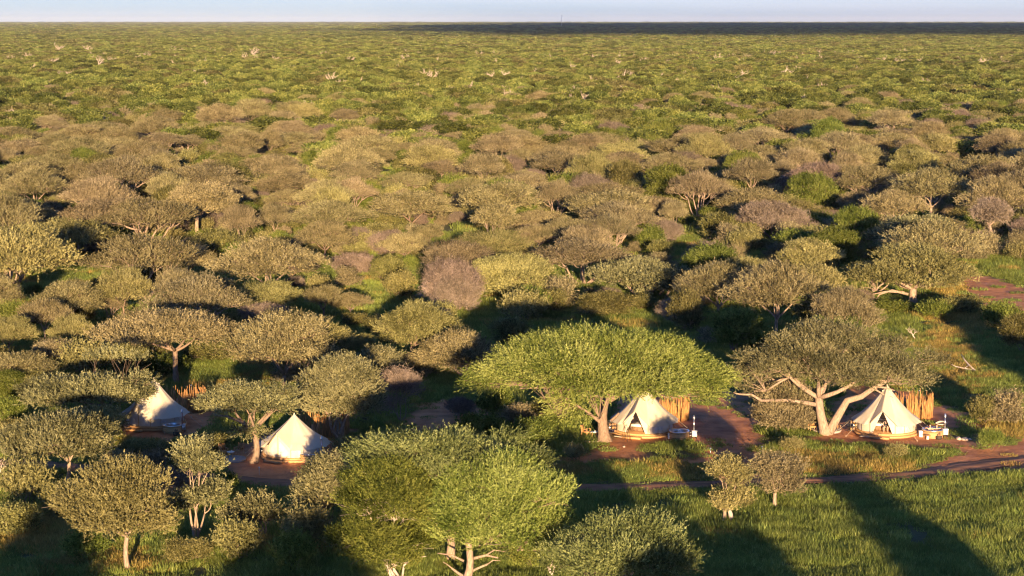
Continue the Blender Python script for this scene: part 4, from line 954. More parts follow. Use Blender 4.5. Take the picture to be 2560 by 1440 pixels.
    # timber deck with a lower tread
    mb = MB(); mb.lathe([(2.72, .20), (2.74, .20), (2.74, hd - .03), (2.71, hd - .012)], 24); mb.build('deck', M['wood'], root)
    mb = MB(); mb.lathe([(2.84, 0), (2.86, .0), (2.86, .17), (2.83, .185)], 24); mb.build('deck_base', M['wood'], root)
    mb = MB(); mb.lathe([(2.77, .185), (2.77, .20)], 24); mb.build('deck_joint', M['dark'], root)
    ph = d0 - .05
    mb = MB(); c = P3(3.12, ph, .10); mb.box(c, (1.7, .42, .16), ph); mb.build('step', M['wood'], root)
    mb = MB(); mb.tube([(0, 0, hd), (0, 0, zt - .1)], .04, 8); mb.build('centre_pole', M['steel'], root)
    return root, d0

def mat_rug(px, py, w_, d_, rz, label):
    p = at(px, py); root = empty('door_mat', (p.x, p.y, .10), rz); tag(root, label, 'mat', 'mats at the tent doors')
    mb = MB(); V = []; n = 20
    for k in range(n + 1):
        a = -.55 + 1.1 * k / n; V += [(w_ * .9 * math.sin(a), -w_ * .9 * math.cos(a) + w_ * .9, 0), (w_ * 1.05 * math.sin(a) * 1.04, -(w_ * .9 + d_) * math.cos(a) + w_ * .9, 0)]
    T = [(x, y, .05) for x, y, z in V]; m = len(V); Fs = []
    for k in range(n):
        a = 2 * k; Fs += [(a, a + 2, a + 3, a + 1), (m + a, m + a + 1, m + a + 3, m + a + 2), (a + 1, a + 3, m + a + 3, m + a + 1), (a, m + a, m + a + 2, a + 2)]
    Fs += [(0, 1, m + 1, m), (2 * n, m + 2 * n, m + 2 * n + 1, 2 * n + 1)]
    mb.add(V + T, Fs); mb.build('mat_surface', M['mat'], root)
    mb = MB(); mb.tube([(v[0], v[1], .06) for v in V[1::2]], .02, 5); mb.build('border', M['canvas_dark'], root)

def pole_screen(px, py, r, rz, label, seed, h=2.15):
    p = at(px, py); root = empty('pole_screen', (p.x, p.y, 0), rz); tag(root, label, 'screen', 'pole screens behind the tents')
    rng = random.Random(seed)
    def row(pts, nm):
        mb = MB()
        for x, y in pts:
            hh = h * rng.uniform(.76, 1.10) * (1.08 if rng.random() < .2 else 1); lx, ly = rng.uniform(-.11, .11), rng.uniform(-.08, .08); q = rng.uniform(.024, .045)
            mb.tube([(x, y, -.05), (x + lx * .4 + rng.uniform(-.02, .02), y + ly * .4, hh * .5), (x + lx, y + ly, hh)], [q, q * .95, q * .7], 5)
        mb.build(nm, M['pole'], root)
        return pts
    arc = [(r * math.sin(math.radians(a)) * (1 + rng.uniform(-.02, .02)), -r * math.cos(math.radians(a)) * .85) for a in np.arange(-70, 215, 2.5)]
    row(arc, 'curved_panel')
    wing = [(-r * 1.02 - t * 1.5 * .9, -.2 * r + .9 * t + rng.uniform(-.03, .03)) for t in np.arange(.12, 1, .045)]
    row(wing, 'side_panel')
    for z in (.55, 1.5):
        mb = MB(); mb.tube([(x * .955, y * .955, z) for x, y in arc[::4]], .022, 5); mb.build('cross_rail', M['bark'], root)
    mb = MB(); mb.tube([(0, .2, 0), (0, .2, h + .35), (.0, -.15, h + .4)], .025, 6); mb.lathe([(.09, 0), (.09, .03)], 10, (0, -.15, h + .33)); mb.build('shower_head', M['steel'], root)

def hot_tub(px, py, label, stove=(1.35, -.1), red=False, r=.88):
    p = at(px, py); root = empty('hot_tub', (p.x, p.y, 0)); tag(root, label, 'hot tub', 'wood fired hot tubs')
    mb = MB(); n = 40; V = []; Fs = []
    prof = [(r * 1.0, .02), (r * 1.0, .68), (r * .93, .68), (r * .93, .10)]
    for q, z in prof:
        for k in range(n):
            t = 2 * math.pi * k / n; rr = q * (1 + (.008 if k % 2 else 0)); V.append((rr * math.cos(t), rr * math.sin(t), z))
    for i in range(3):
        for k in range(n): Fs.append((i * n + k, i * n + (k + 1) % n, (i + 1) * n + (k + 1) % n, (i + 1) * n + k))
    Fs.append(tuple(3 * n + k for k in range(n)))
    mb.add(V, Fs); mb.build('stave_body', M['wood'], root)
    for z in (.16, .55):
        mb = MB(); mb.tube([(r * 1.015 * math.cos(t), r * 1.015 * math.sin(t), z) for t in np.linspace(0, 2 * math.pi, 33)], .014, 4); mb.build('hoop', M['dark'], root)
    mb = MB(); V = []; Fs = []
    for q, z in ((r * 1.05, .66), (r * 1.06, .72), (r * .92, .72), (r * .90, .60)):
        for k in range(n): t = 2 * math.pi * k / n; V.append((q * math.cos(t), q * math.sin(t), z))
    for i in range(3):
        for k in range(n): Fs.append((i * n + k, i * n + (k + 1) % n, (i + 1) * n + (k + 1) % n, (i + 1) * n + k))
    mb.add(V, Fs); mb.build('rim', M['steel'], root, smooth=True)
    mb = MB(); mb.lathe([(r * .91, .58), (r * .91, .60)], 32); mb.build('water', M['water'], root)
    sx, sy = stove
    st = MB(); st.box((sx, sy, .45), (.42, .42, .46)); st.box((sx, sy, .70), (.48, .48, .04)); so_ = st.build('stove_box', M['white'] if not red else M['steel'], root)
    for ax in (-.17, .17):
        for ay in (-.17, .17): mb = MB(); mb.tube([(sx + ax, sy + ay, 0), (sx + ax, sy + ay, .22)], .02, 5); mb.build('leg', M['dark'], root)
    mb = MB(); mb.tube([(sx - .05, sy, .72), (sx - .05, sy, 1.75)], .062, 10); ch = mb.build('chimney', M['redpaint'] if red else M['steel'], root, smooth=False)
    if red: mb = MB(); mb.tube([(sx - .05, sy - .055, .74), (sx - .05, sy - .055, 1.72)], .026, 6); mb.build('flue_strip', M['steel'], ch)
    mb = MB(); mb.lathe([(.075, 0), (.11, .04), (.11, .20), (.085, .22), (.085, .30), (.03, .36)], 12, (sx - .05, sy, 1.72)); mb.build('cowl', M['steel'], ch)
    for z in (.28, .52): mb = MB(); mb.tube([(r * .98, sy, z), (sx - .2, sy, z)], .035, 6); mb.build('water_pipe', M['steel'], root)
    return root

def armchair(px, py, rz, label):
    p = at(px, py); root = empty('armchair', (p.x, p.y, .06), rz); tag(root, label, 'chair', 'wooden armchairs on the round patios')
    for sx in (-.28, .28):
        mb = MB(); mb.box((sx, -.25, .31), (.055, .055, .62)); mb.build('leg', M['wood'], root)
        mb = MB(); mb.box((sx, .27, .24), (.055, .055, .48), tilt=(-.12, 0, 0)); mb.build('leg', M['wood'], root)
        mb = MB(); mb.box((sx, .0, .64), (.075, .66, .035)); mb.build('armrest', M['wood'], root)
    mb = MB(); mb.box((0, 0, .40), (.54, .56, .05)); mb.box((0, -.27, .37), (.54, .04, .09)); mb.build('seat', M['wood'], root)
    mb = MB(); mb.box((0, .34, .68), (.50, .04, .58), tilt=(-.25, 0, 0)); bk = mb.build('backrest', M['pole'], root)
    for sx in (-.27, .27): mb = MB(); mb.box((sx, .34, .68), (.05, .055, .66), tilt=(-.25, 0, 0)); mb.build('back_post', M['wood'], bk)

def side_table(px, py, label):
    p = at(px, py); root = empty('side_table', (p.x, p.y, .06)); tag(root, label, 'table', 'small white topped tables')
    mb = MB(); mb.lathe([(.30, .45), (.33, .46), (.33, .485), (.31, .495)], 20); mb.build('tabletop', M['white'], root)
    for k in range(4):
        a = math.pi / 4 + k * math.pi / 2; mb = MB(); mb.tube([(.24 * math.cos(a), .24 * math.sin(a), .45), (.26 * math.cos(a), .26 * math.sin(a), 0)], .028, 5); mb.build('leg', M['wood'], root)
    mb = MB(); mb.lathe([(.035, .495), (.045, .60), (.03, .60)], 8, (.08, .05, 0)); g = mb.build('cup', M['white'], None)
    g.location = (p.x, p.y, .06); tag(g, 'small cup standing on ' + label.replace('small round', 'the small round'), 'cup')

def patio(px, py, r, label):
    p = at(px, py); root = empty('round_patio', (p.x, p.y, 0)); tag(root, label, 'patio', 'round stone patios')
    mb = MB(); mb.lathe([(r, -.05), (r, .10), (r * .985, .115)], 36); mb.build('slab', M['stone'], root)
    mb = MB(); mb.tube([(r * math.cos(t), r * math.sin(t), .10) for t in np.linspace(0, 2 * math.pi, 37)], .05, 5); mb.build('edging', M['rock'], root)

def rack(px, py, rz, label):
    p = at(px, py); root = empty('storage_rack', (p.x, p.y, .05), rz); tag(root, label, 'rack', 'dark storage racks beside the tents')
    for x in (-.4, .4):
        for y in (-.18, .18): mb = MB(); mb.box((x, y, .55), (.05, .05, 1.1)); mb.build('post', M['dark'], root)
    for z in (.15, .45, .75, 1.05): mb = MB(); mb.box((0, 0, z), (.9, .44, .04)); mb.build('shelf', M['black'], root)
    rng = random.Random(px)
    for z in (.17, .47, .77):
        for x in (-.25, .05, .28):
            if rng.random() < .3: continue
            mb = MB(); mb.lathe([(.07, 0), (.11, .04), (.11, .17), (.09, .19)], 10, (0, 0, 0)); o = mb.build('basket', M[rng.choice(['pole', 'firewood', 'steel'])], None)
            o.location = root.location + Euler((0, 0, rz)).to_matrix() @ Vector((x, -.05, z)); tag(o, None, 'basket', 'baskets on the dark racks'); BASK.append((o, label, 'left' if x < 0 else 'middle' if x < .2 else 'right'))
BASK = []

def bed(root_loc, d0, label):
    e = empty('bed', root_loc, d0); tag(e, label, 'bed', None)
    mb = MB(); mb.box((0, .55, .20), (1.5, 1.9, .36)); mb.build('base', M['redpaint'] if False else M['firewood'], e)
    mb = MB(); mb.box((0, .55, .47), (1.46, 1.86, .17)); mb.build('mattress', M['linen'], e)
    V = []; Fs = []; nx, ny = 9, 7; mb = MB()
    for j in range(ny):
        for i in range(nx):
            x = -.78 + 1.56 * i / (nx - 1); y = -.42 + 1.1 * j / (ny - 1)
            z = .585 + .012 * math.sin(i * 1.9 + j); z -= .16 * (abs(x) > .75) + .14 * (j == 0)
            V.append((x, y, z))
    for j in range(ny - 1):
        for i in range(nx - 1): a = j * nx + i; Fs.append((a, a + 1, a + nx + 1, a + nx))
    mb.add(V, Fs); mb.build('duvet', M['linen'], e, smooth=True)
    for x in (-.36, .36):
        mb = MB(); mb.lathe([(.05, -.09), (.26, -.05), (.30, 0), (.26, .06), (.05, .10)], 14, (x, 1.2, .66), sx=1.1, sy=.7); mb.build('pillow', M['pillow'], e, smooth=True)

# ---- people
def skin_obj(name, nodes, edges, mat, parent=None, sub=2):
    me = bpy.data.meshes.new(name); ks = list(nodes)
    me.from_pydata([nodes[k][0] for k in ks], [(ks.index(a), ks.index(b)) for a, b in edges], [])
    o = link(name, me, parent); m = o.modifiers.new('skin', 'SKIN'); m.use_smooth_shade = True
    sv = me.skin_vertices[0].data
    for i, k in enumerate(ks):
        r = nodes[k][1]; sv[i].radius = (r, r) if not hasattr(r, '__len__') else r; sv[i].use_root = (i == 0)
    s = o.modifiers.new('sub', 'SUBSURF'); s.levels = 1; s.render_levels = sub
    me.materials.append(mat); return o
def hand_nodes(n, e, w, d, side, tag_):
    w = Vector(w); d = Vector(d).normalized(); sid = Vector((side, 0, 0))
    n[tag_ + 'palm'] = (tuple(w + d * .06), (.034, .02)); e.append((tag_ + 'wr', tag_ + 'palm'))
    for q in range(4):
        a = w + d * .10 + sid * (.027 - .018 * q); b = a + d * (.035 + .008 * (q in (1, 2))) + Vector((0, 0, -.008)); c = b + d * .03 + Vector((0, 0, -.018))
        n[tag_ + f'f{q}'] = (tuple(a), .010); n[tag_ + f'g{q}'] = (tuple(b), .009); n[tag_ + f'h{q}'] = (tuple(c), .008)
        e += [(tag_ + 'palm', tag_ + f'f{q}'), (tag_ + f'f{q}', tag_ + f'g{q}'), (tag_ + f'g{q}', tag_ + f'h{q}')]
    t1 = w + d * .045 - sid * .038; n[tag_ + 't1'] = (tuple(t1), .011); n[tag_ + 't2'] = (tuple(t1 + d * .035 - sid * .012), .009); e += [(tag_ + 'palm', tag_ + 't1'), (tag_ + 't1', tag_ + 't2')]
def head(parent, c, tilt, hair=True):
    mb = MB(); V = []; Fs = []; n, m = 16, 12
    for i in range(m + 1):
        a = math.pi * i / m
        for k in range(n):
            t = 2 * math.pi * k / n; z = math.cos(a) * .118; rr = math.sin(a); x = rr * math.cos(t) * .076; y = rr * math.sin(t) * .094
            if z < -.03: x *= 1 - (-z - .03) * 3.2; y = y * (1 - (-z - .03) * 1.5) - .012
            fy = -1 if math.sin(t) < -.8 else 0
            if fy and -.045 < z < .02: y -= .018 * (1 - abs(z + .015) / .035) * (abs(math.cos(t)) < .25)
            V.append((x, y, z))
    for i in range(m):
        for k in range(n): Fs.append((i * n + k, (i + 1) * n + k, (i + 1) * n + (k + 1) % n, i * n + (k + 1) % n))
    mb.add(V, Fs)
    mb.lathe([(.012, -.02), (.018, 0), (.012, .03)], 6, (.077, .005, 0)); mb.lathe([(.012, -.02), (.018, 0), (.012, .03)], 6, (-.077, .005, 0))
    h = mb.build('head', M['skin'], parent, smooth=True); h.location = c; h.rotation_euler = (tilt, 0, 0)
    for x in (-.028, .028): mb = MB(); mb.lathe([(.004, -.006), (.010, 0), (.004, .006)], 8, (x, -.086, .006)); mb.build('eye', M['hair'], h)
    mb = MB(); mb.box((0, -.088, -.052), (.042, .01, .008)); mb.build('mouth', M['redpaint'], h)
    if hair:
        mb = MB(); V = []; Fs = []
        for i in range(6):
            a = math.pi * .50 * i / 5
            for k in range(n):
                t = 2 * math.pi * k / n; f = 1 if math.sin(t) > -.5 else .72
                V.append((math.sin(a * f) * math.cos(t) * .083, math.sin(a * f) * math.sin(t) * .101 + .003, math.cos(a * f) * .126))
        for i in range(5):
            for k in range(n): Fs.append((i * n + k, (i + 1) * n + k, (i + 1) * n + (k + 1) % n, i * n + (k + 1) % n))
        mb.add(V, Fs); mb.build('hair', M['hair'], h, smooth=True)
def seated_man(loc, rz, label):
    root = empty('person', loc, rz); tag(root, label, 'person')
    n = {'pel': ((0, 0, .50), (.15, .11)), 'waist': ((0, -.06, .66), (.13, .10)), 'chest': ((0, -.18, .86), (.16, .11)), 'neck': ((0, -.27, 1.02), .055), 'nk2': ((0, -.31, 1.09), .052)}
    e = [('pel', 'waist'), ('waist', 'chest'), ('chest', 'neck'), ('neck', 'nk2')]
    for s, t in ((-1, 'l'), (1, 'r')):
        n[t + 'hip'] = ((s * .10, -.04, .48), .088); n[t + 'thigh'] = ((s * .14, -.25, .50), .078); n[t + 'knee'] = ((s * .17, -.46, .50), .056); n[t + 'calf'] = ((s * .17, -.45, .34), .053)
        n[t + 'ank'] = ((s * .17, -.42, .09), .036); n[t + 'toe'] = ((s * .19, -.60, .035), (.042, .028))
        n[t + 'sh'] = ((s * .19, -.22, .94), .056); n[t + 'el'] = ((s * .27, -.32, .70), .042); n[t + 'wr'] = ((s * .17, -.46, .58), .028)
        e += [('pel', t + 'hip'), (t + 'hip', t + 'thigh'), (t + 'thigh', t + 'knee'), (t + 'knee', t + 'calf'), (t + 'calf', t + 'ank'), (t + 'ank', t + 'toe'), ('chest', t + 'sh'), (t + 'sh', t + 'el'), (t + 'el', t + 'wr')]
        hand_nodes(n, e, n[t + 'wr'][0], (-s * .3, -.8, -.25), s, t)
    skin_obj('body', n, e, M['skin'], root)
    c = {'pel': ((0, 0, .52), (.165, .125)), 'waist': ((0, -.06, .66), (.15, .12)), 'chest': ((0, -.18, .86), (.178, .128)), 'nb': ((0, -.25, .975), .075)}
    ce = [('pel', 'waist'), ('waist', 'chest'), ('chest', 'nb')]
    for s, t in ((-1, 'l'), (1, 'r')):
        c[t + 's'] = ((s * .19, -.22, .94), .073); c[t + 'm'] = ((s * .235, -.27, .82), .060); ce += [('chest', t + 's'), (t + 's', t + 'm')]
    skin_obj('shirt', c, ce, M['black_cloth'], root)
    c = {'pel': ((0, 0, .49), (.17, .12))}; ce = []
    for s, t in ((-1, 'l'), (1, 'r')):
        c[t + 'h'] = ((s * .11, -.06, .49), .102); c[t + 'k'] = ((s * .155, -.36, .50), .082); ce += [('pel', t + 'h'), (t + 'h', t + 'k')]
    skin_obj('shorts', c, ce, M['grey_cloth'], root)
    head(root, (0, -.37, 1.20), .35); return root
def bather(loc, rz, label, arm):
    root = empty('person', loc, rz); tag(root, label, 'person', 'bathers in the hot tub')
    n = {'pel': ((0, 0, .22), (.15, .11)), 'waist': ((0, .05, .38), (.13, .10)), 'chest': ((0, .08, .56), (.155, .11)), 'neck': ((0, .07, .72), .055), 'nk2': ((0, .05, .80), .05)}
    e = [('pel', 'waist'), ('waist', 'chest'), ('chest', 'neck'), ('neck', 'nk2')]
    for s, t in ((-1, 'l'), (1, 'r')):
        n[t + 'hip'] = ((s * .10, -.05, .22), .085); n[t + 'knee'] = ((s * .13, -.38, .44), .055); n[t + 'ank'] = ((s * .13, -.50, .18), .036); n[t + 'toe'] = ((s * .13, -.62, .15), (.04, .028))
        n[t + 'sh'] = ((s * .19, .08, .66), .056); n[t + 'el'] = ((s * .40, .0, .74 if arm == s or arm == 0 else .60), .04); n[t + 'wr'] = ((s * .52, -.2, .77 if arm == s or arm == 0 else .55), .028)
        e += [('pel', t + 'hip'), (t + 'hip', t + 'knee'), (t + 'knee', t + 'ank'), (t + 'ank', t + 'toe'), ('chest', t + 'sh'), (t + 'sh', t + 'el'), (t + 'el', t + 'wr')]
        hand_nodes(n, e, n[t + 'wr'][0], (s * .3, -.8, -.1), s, t)
    skin_obj('body', n, e, M['skin'], root); head(root, (0, .04, .91), 0); return root

# ---- the four camps
t1, a1 = bell_tent(*TENTS[1], 'leftmost white bell tent, mostly in tree shade with its door closed')
t2, a2 = bell_tent(*TENTS[2], 'closed bell tent glowing warm behind the rough trunk, lowest of the four tents', high=3.2)
t3, a3 = bell_tent(*TENTS[3], 'cream bell tent with open door and bed showing, beneath the broad green umbrella tree')
t4, a4 = bell_tent(*TENTS[4], 'cream bell tent with a person in its open doorway, at the camp on the right')
mat_rug(348, 1074, 1.9, .55, a1 * .6, 'pale mat on the ground at the door of the leftmost tent')
mat_rug(688, 1150, 1.9, .55, a2 * .6, 'pale mat in front of the closed tent behind the rough trunk')
mat_rug(1566, 1094, 1.9, .55, a3 * .6, 'pale mat in front of the tent under the broad green tree')
mat_rug(2180, 1094, 1.9, .55, a4 * .6, 'long pale mat in front of the tent with the person in its door')
pole_screen(480, 1028, 1.25, 0, 'shaded reddish pole screen right of the leftmost tent', 1)
pole_screen(828, 1086, 1.55, 0, 'pole screen half hidden by the many stemmed tree behind the second tent', 2)
pole_screen(1684, 1048, 1.35, 0, 'orange lit pole screen behind the tent under the broad green tree', 3)
pole_screen(2296, 1043, 1.25, 0, 'orange pole screen behind the rightmost tent, its uneven tops against the grass', 4)
hot_tub(432, 1080, 'hot tub with a red striped chimney in front of the leftmost tent', (.9, .0), True)
hot_tub(772, 1152, 'hot tub mostly hidden by foliage at the right of the second tent', (1.1, .2), True)
hot_tub(1697, 1096, 'round empty hot tub with a steel stove between grass patch and third tent')
hot_tub(2331, 1092, 'hot tub with two bathers and a white stove box at far right', (1.12, 0), r=.9)
q = at(2331, 1092)
bather((q.x - .12, q.y + .42, 0), .15, 'bather on the left in the hot tub, arm along the rim', -1)
bather((q.x + .42, q.y + .30, 0), -.35, 'bather on the right in the hot tub, close to the chimney', 1)
# bed and the seated man, both inside the open doors
for (tt, a, lab) in ((t3, a3, 'bed with white linen inside the open tent under the broad green tree'), (t4, a4, 'white bed behind the seated person in the rightmost tent')):
    off = Vector(P3(1.15 if tt is t3 else .75, a, .38)); bed(tt.location + off + (Vector((-.35, 0, 0)) if tt is t4 else Vector((0, 0, 0))), a, lab)
seated_man(t4.location + Vector(P3(1.55, a4 + .12, .38)), a4 + .1, 'dark haired person in black shirt sitting in the open doorway of the rightmost tent')
fs = empty('folding_stool', t4.location + Vector(P3(1.50, a4 + .12, .38)), a4 + .1); tag(fs, 'low stool under the person in the rightmost tent doorway', 'stool')
mb = MB(); mb.box((0, .0, .37), (.42, .36, .05)); mb.build('seat', M['wood'], fs)
for x in (-.17, .17):
    for y in (-.13, .13): mb = MB(); mb.box((x, y, .175), (.04, .04, .35)); mb.build('leg', M['wood'], fs)
patio(578, 1150, 1.22, 'round stone patio with two chairs left of the rough trunk')
patio(1480, 1100, 1.3, 'round patio in the grass left of the big forked trunk')
patio(2066, 1076, 1.3, 'round patio behind the double trunk on the right')
patio(262, 1078, 1.1, 'small round patio beside the dark trunk at the leftmost tent')
armchair(559, 1141, .5, 'left wooden armchair on the patio beside the rough trunk'); armchair(597, 1139, -.45, 'right wooden armchair on the patio beside the rough trunk, next to it')
armchair(1465, 1092, 1.0, 'sunlit wooden armchair on the patio left of the big forked trunk'); armchair(1503, 1090, -.9, 'wooden armchair half hidden behind the big forked trunk')
armchair(2031, 1078, .25, 'wooden armchair left of the double trunk on the right'); armchair(2084, 1075, -.6, 'wooden armchair peeking out right behind the double trunk')
armchair(268, 1076, .6, 'wooden armchair lit beside the dark trunk left of the leftmost tent')
side_table(577, 1145, 'small round white topped table between the two patio chairs'); side_table(1485, 1095, 'small round white topped table left of the big forked trunk')
rack(310, 1064, .35, 'dark rack at the left side of the leftmost tent'); rack(653, 1136, .4, 'dark rack in shade between rough trunk and second tent')
rack(1530, 1086, .35, 'dark rack with baskets between the forked trunk and open tent'); rack(2132, 1080, .4, 'dark wicker rack at the left side of the rightmost tent')
for k, (o, lab, sd_) in enumerate(BASK):
    pos = ['bottom', 'middle', 'upper'][0 if o.location.z < .3 else 1 if o.location.z < .6 else 2]
    camp = ['leftmost tent', 'second tent', 'umbrella tree tent', 'rightmost tent'][0 if 'leftmost' in lab else 1 if 'rough' in lab else 2 if 'forked' in lab else 3]
    o['label'] = f'{sd_} small basket on the {pos} shelf of the rack beside the {camp}'

e = empty('tripod_stand', at(1569, 1104)); tag(e, 'thin black tripod stand before the open door of the tent under the green tree', 'tripod')
for k in range(3):
    a = k * 2.09 + .5; mb = MB(); mb.tube([(.05 * math.cos(a), .05 * math.sin(a), 1.05), (.38 * math.cos(a), .30 * math.sin(a), 0)], .02, 5); mb.build('leg', M['dark'], e)
mb = MB(); mb.lathe([(.07, 1.02), (.07, 1.12)], 10); mb.tube([(0, 0, 1.1), (-.12, 0, 1.5)], .02, 5); mb.tube([(0, 0, 1.1), (.10, .04, 1.3)], .02, 5); mb.build('head', M['dark'], e)

def crate(px, py, size, mat, lab, cat, nm):
    e = empty(nm, at(px, py)); tag(e, lab, cat); mb = MB(); mb.box((0, 0, size[2] / 2), size); mb.build('body', mat, e)
    mb = MB(); mb.box((0, 0, size[2] + .015), (size[0] * 1.08, size[1] * 1.08, .03)); mb.build('lid', mat, e)
    mb = MB(); mb.tube([(-size[0] * .3, -size[1] * .52, size[2] * .7), (0, -size[1] * .6, size[2] * .6), (size[0] * .3, -size[1] * .52, size[2] * .7)], .012, 5); mb.build('handle', M['dark'], e)
crate(2302, 1092, (.34, .34, .52), M['white'], 'tall white bin at the left side of the tub with bathers', 'bin', 'white_bin')
crate(1672, 1097, (.16, .22, .5), M['white'], 'narrow white bin left of the empty tub with steel stove', 'bin', 'white_bin')
e = empty('mushroom_stool', at(2319, 1098)); tag(e, 'small pale stool with cap shaped top before the tub with bathers', 'stool')
mb = MB(); mb.lathe([(.13, 0), (.10, .2), (.10, .30)], 12); mb.build('stem', M['linen'], e); mb = MB(); mb.lathe([(.24, .30), (.25, .34), (.16, .42), (.05, .45)], 16); mb.build('cushion', M['firewood'], e)
for bx, by, lab in ((2347, 1098, 'basket of split firewood before the tub with bathers'), (440, 1088, 'firewood stack leaning on the tub at the leftmost tent')):
    e = empty('firewood_basket', at(bx, by)); tag(e, lab, 'firewood basket'); r2 = random.Random(bx)
    mb = MB(); mb.lathe([(.24, 0), (.27, .15), (.26, .28)], 14); mb.build('basket', M['black'], e)
    for k in range(11):
        a = r2.uniform(0, 6.28); r = r2.uniform(0, .17); mb = MB(); mb.tube([(r * math.cos(a), r * math.sin(a), .05), (r * math.cos(a) * 1.2, r * math.sin(a) * 1.2, .48 + r2.uniform(-.05, .08))], .035, 5); mb.build('log', M['firewood'], e)
def rock(px, py, s, lab, seed):
    bm = bmesh.new(); bmesh.ops.create_icosphere(bm, subdivisions=3, radius=s); rg = random.Random(seed); ph = [rg.uniform(0, 6) for _ in range(4)]
    for v in bm.verts:
        f = 1 + .16 * math.sin(v.co.x * 7 / s * .4 + ph[0]) + .14 * math.sin(v.co.y * 6 / s * .5 + ph[1]) + .1 * math.sin(v.co.z * 9 / s * .4 + ph[2]); v.co *= f; v.co.z *= .62
    me = bpy.data.meshes.new('rock'); bm.to_mesh(me); bm.free(); me.materials.append(M['rock']); o = link('rock', me, None, at(px, py) + Vector((0, 0, s * .25))); tag(o, lab, 'rock', 'pale rocks right of the tub with bathers')
rock(2396, 1099, .26, 'rounded pale rock nearest the tub with bathers', 1); rock(2411, 1101, .30, 'largest pale rock of the three right of the bathers', 2); rock(2424, 1100, .18, 'smallest pale rock, rightmost of the three', 3)
rock(1560, 1118, .12, 'small stone on the red soil before the tripod', 4)
def limb_obj(nm, paths, lab, cat, mat='deadwood', group=None):
    o = MB()
    for pts, ra, rb in paths: o.tube(pts, list(np.linspace(ra, rb, len(pts))), 7)
    ob = o.build(nm, M[mat], None, smooth=True); tag(ob, lab, cat, group); return ob
def gpts(L_): return [tuple(at(x, y) + Vector((0, 0, z))) for x, y, z in L_]
limb_obj('fallen_branch', [(gpts([(2440, 932, .1), (2425, 925, .4), (2412, 920, .8), (2402, 916, 1.3)]), .13, .04), (gpts([(2430, 930, .2), (2410, 928, .3), (2390, 926, .4), (2378, 925, .6)]), .10, .03), (gpts([(2420, 926, .5), (2408, 929, .3)]), .05, .02)],
         'bleached forked branch lying in the grass at the right', 'fallen branch')
limb_obj('fallen_branch', [(gpts([(2468, 446, .8), (2490, 448, 1.5), (2510, 452, 2.4), (2530, 450, 2.2), (2545, 452, .5)]), .1, .3), (gpts([(2510, 452, 2.4), (2522, 452, 3.6), (2540, 452, 3.8)]), .2, .1), (gpts([(2535, 452, 2.0), (2543, 456, 3.4)]), .2, .12)],
         'huge crooked pale limb broken down at the right edge of the woodland', 'fallen branch')
limb_obj('tree_stump', [(gpts([(1829, 1305, 0), (1826, 1305, .6), (1820, 1305, 1.1), (1816, 1305, 1.5)]), .2, .1), (gpts([(1820, 1305, 1.1), (1824, 1305, 1.7)]), .1, .05), (gpts([(1819, 1305, 1.3), (1813, 1305, 1.7)]), .08, .04)], 'pale broken stump beside the round thorn tree in the meadow', 'stump')
limb_obj('driftwood_log', [(gpts([(2340, 1062, .12), (2348, 1060, .22), (2358, 1060, .22), (2368, 1062, .12)]), .1, .08), (gpts([(2343, 1063, .08), (2355, 1064, .1), (2367, 1063, .1)]), .07, .05)], 'pale curved log on the red soil behind the tub with bathers', 'log')
for bx, by, lab in ((1905, 1135, 'small path light in the grass left of the greyish thorn tree'), (1776, 1140, 'small path light on the dark soil above the round thorn tree'), (648, 1188, 'small path light beside the track below the second tent'), (415, 1022, 'slim path light in shade between leftmost tent and its screen')):
    e = empty('path_light', at(bx, by)); tag(e, lab, 'path light', 'path lights'); mb = MB(); mb.tube([(0, 0, 0), (0, 0, .6)], .022, 6); mb.build('post', M['steel'], e); mb = MB(); mb.lathe([(.05, 0), (.085, .05), (.085, .07), (.03, .12)], 12, (0, 0, .58)); mb.build('lamp_head', M['steel'], e)

# lattice mast on the horizon
mp_ = Vector((to_px(0, 0)[0] * 0, 0, 0)); D_ = 9000.0; mx_ = (1403 - 1280) / F * D_
e = empty('radio_mast', (mx_, D_, 0)); tag(e, 'thin pale radio mast standing on the horizon', 'mast')
mb = MB(); hm = HC + (55 - 37) / F * D_
for k in range(3): a = k * 2.09; mb.tube([(1.4 * math.cos(a), 1.4 * math.sin(a), 0), (.9 * math.cos(a), .9 * math.sin(a), hm)], .22, 4)
for k in range(14):
    z0, z1 = hm * k / 14, hm * (k + 1) / 14; a = k * 2.09; mb.tube([(1.2 * math.cos(a), 1.2 * math.sin(a), z0), (1.2 * math.cos(a + 2.09), 1.2 * math.sin(a + 2.09), z1)], .14, 3)
mb.build('lattice', M['steel'], e)
for f in (.55, .8, .95): mb = MB(); mb.lathe([(1.6, 0), (1.6, 2.2)], 10, (0, 0, hm * f)); mb.build('antenna', M['white'], e)

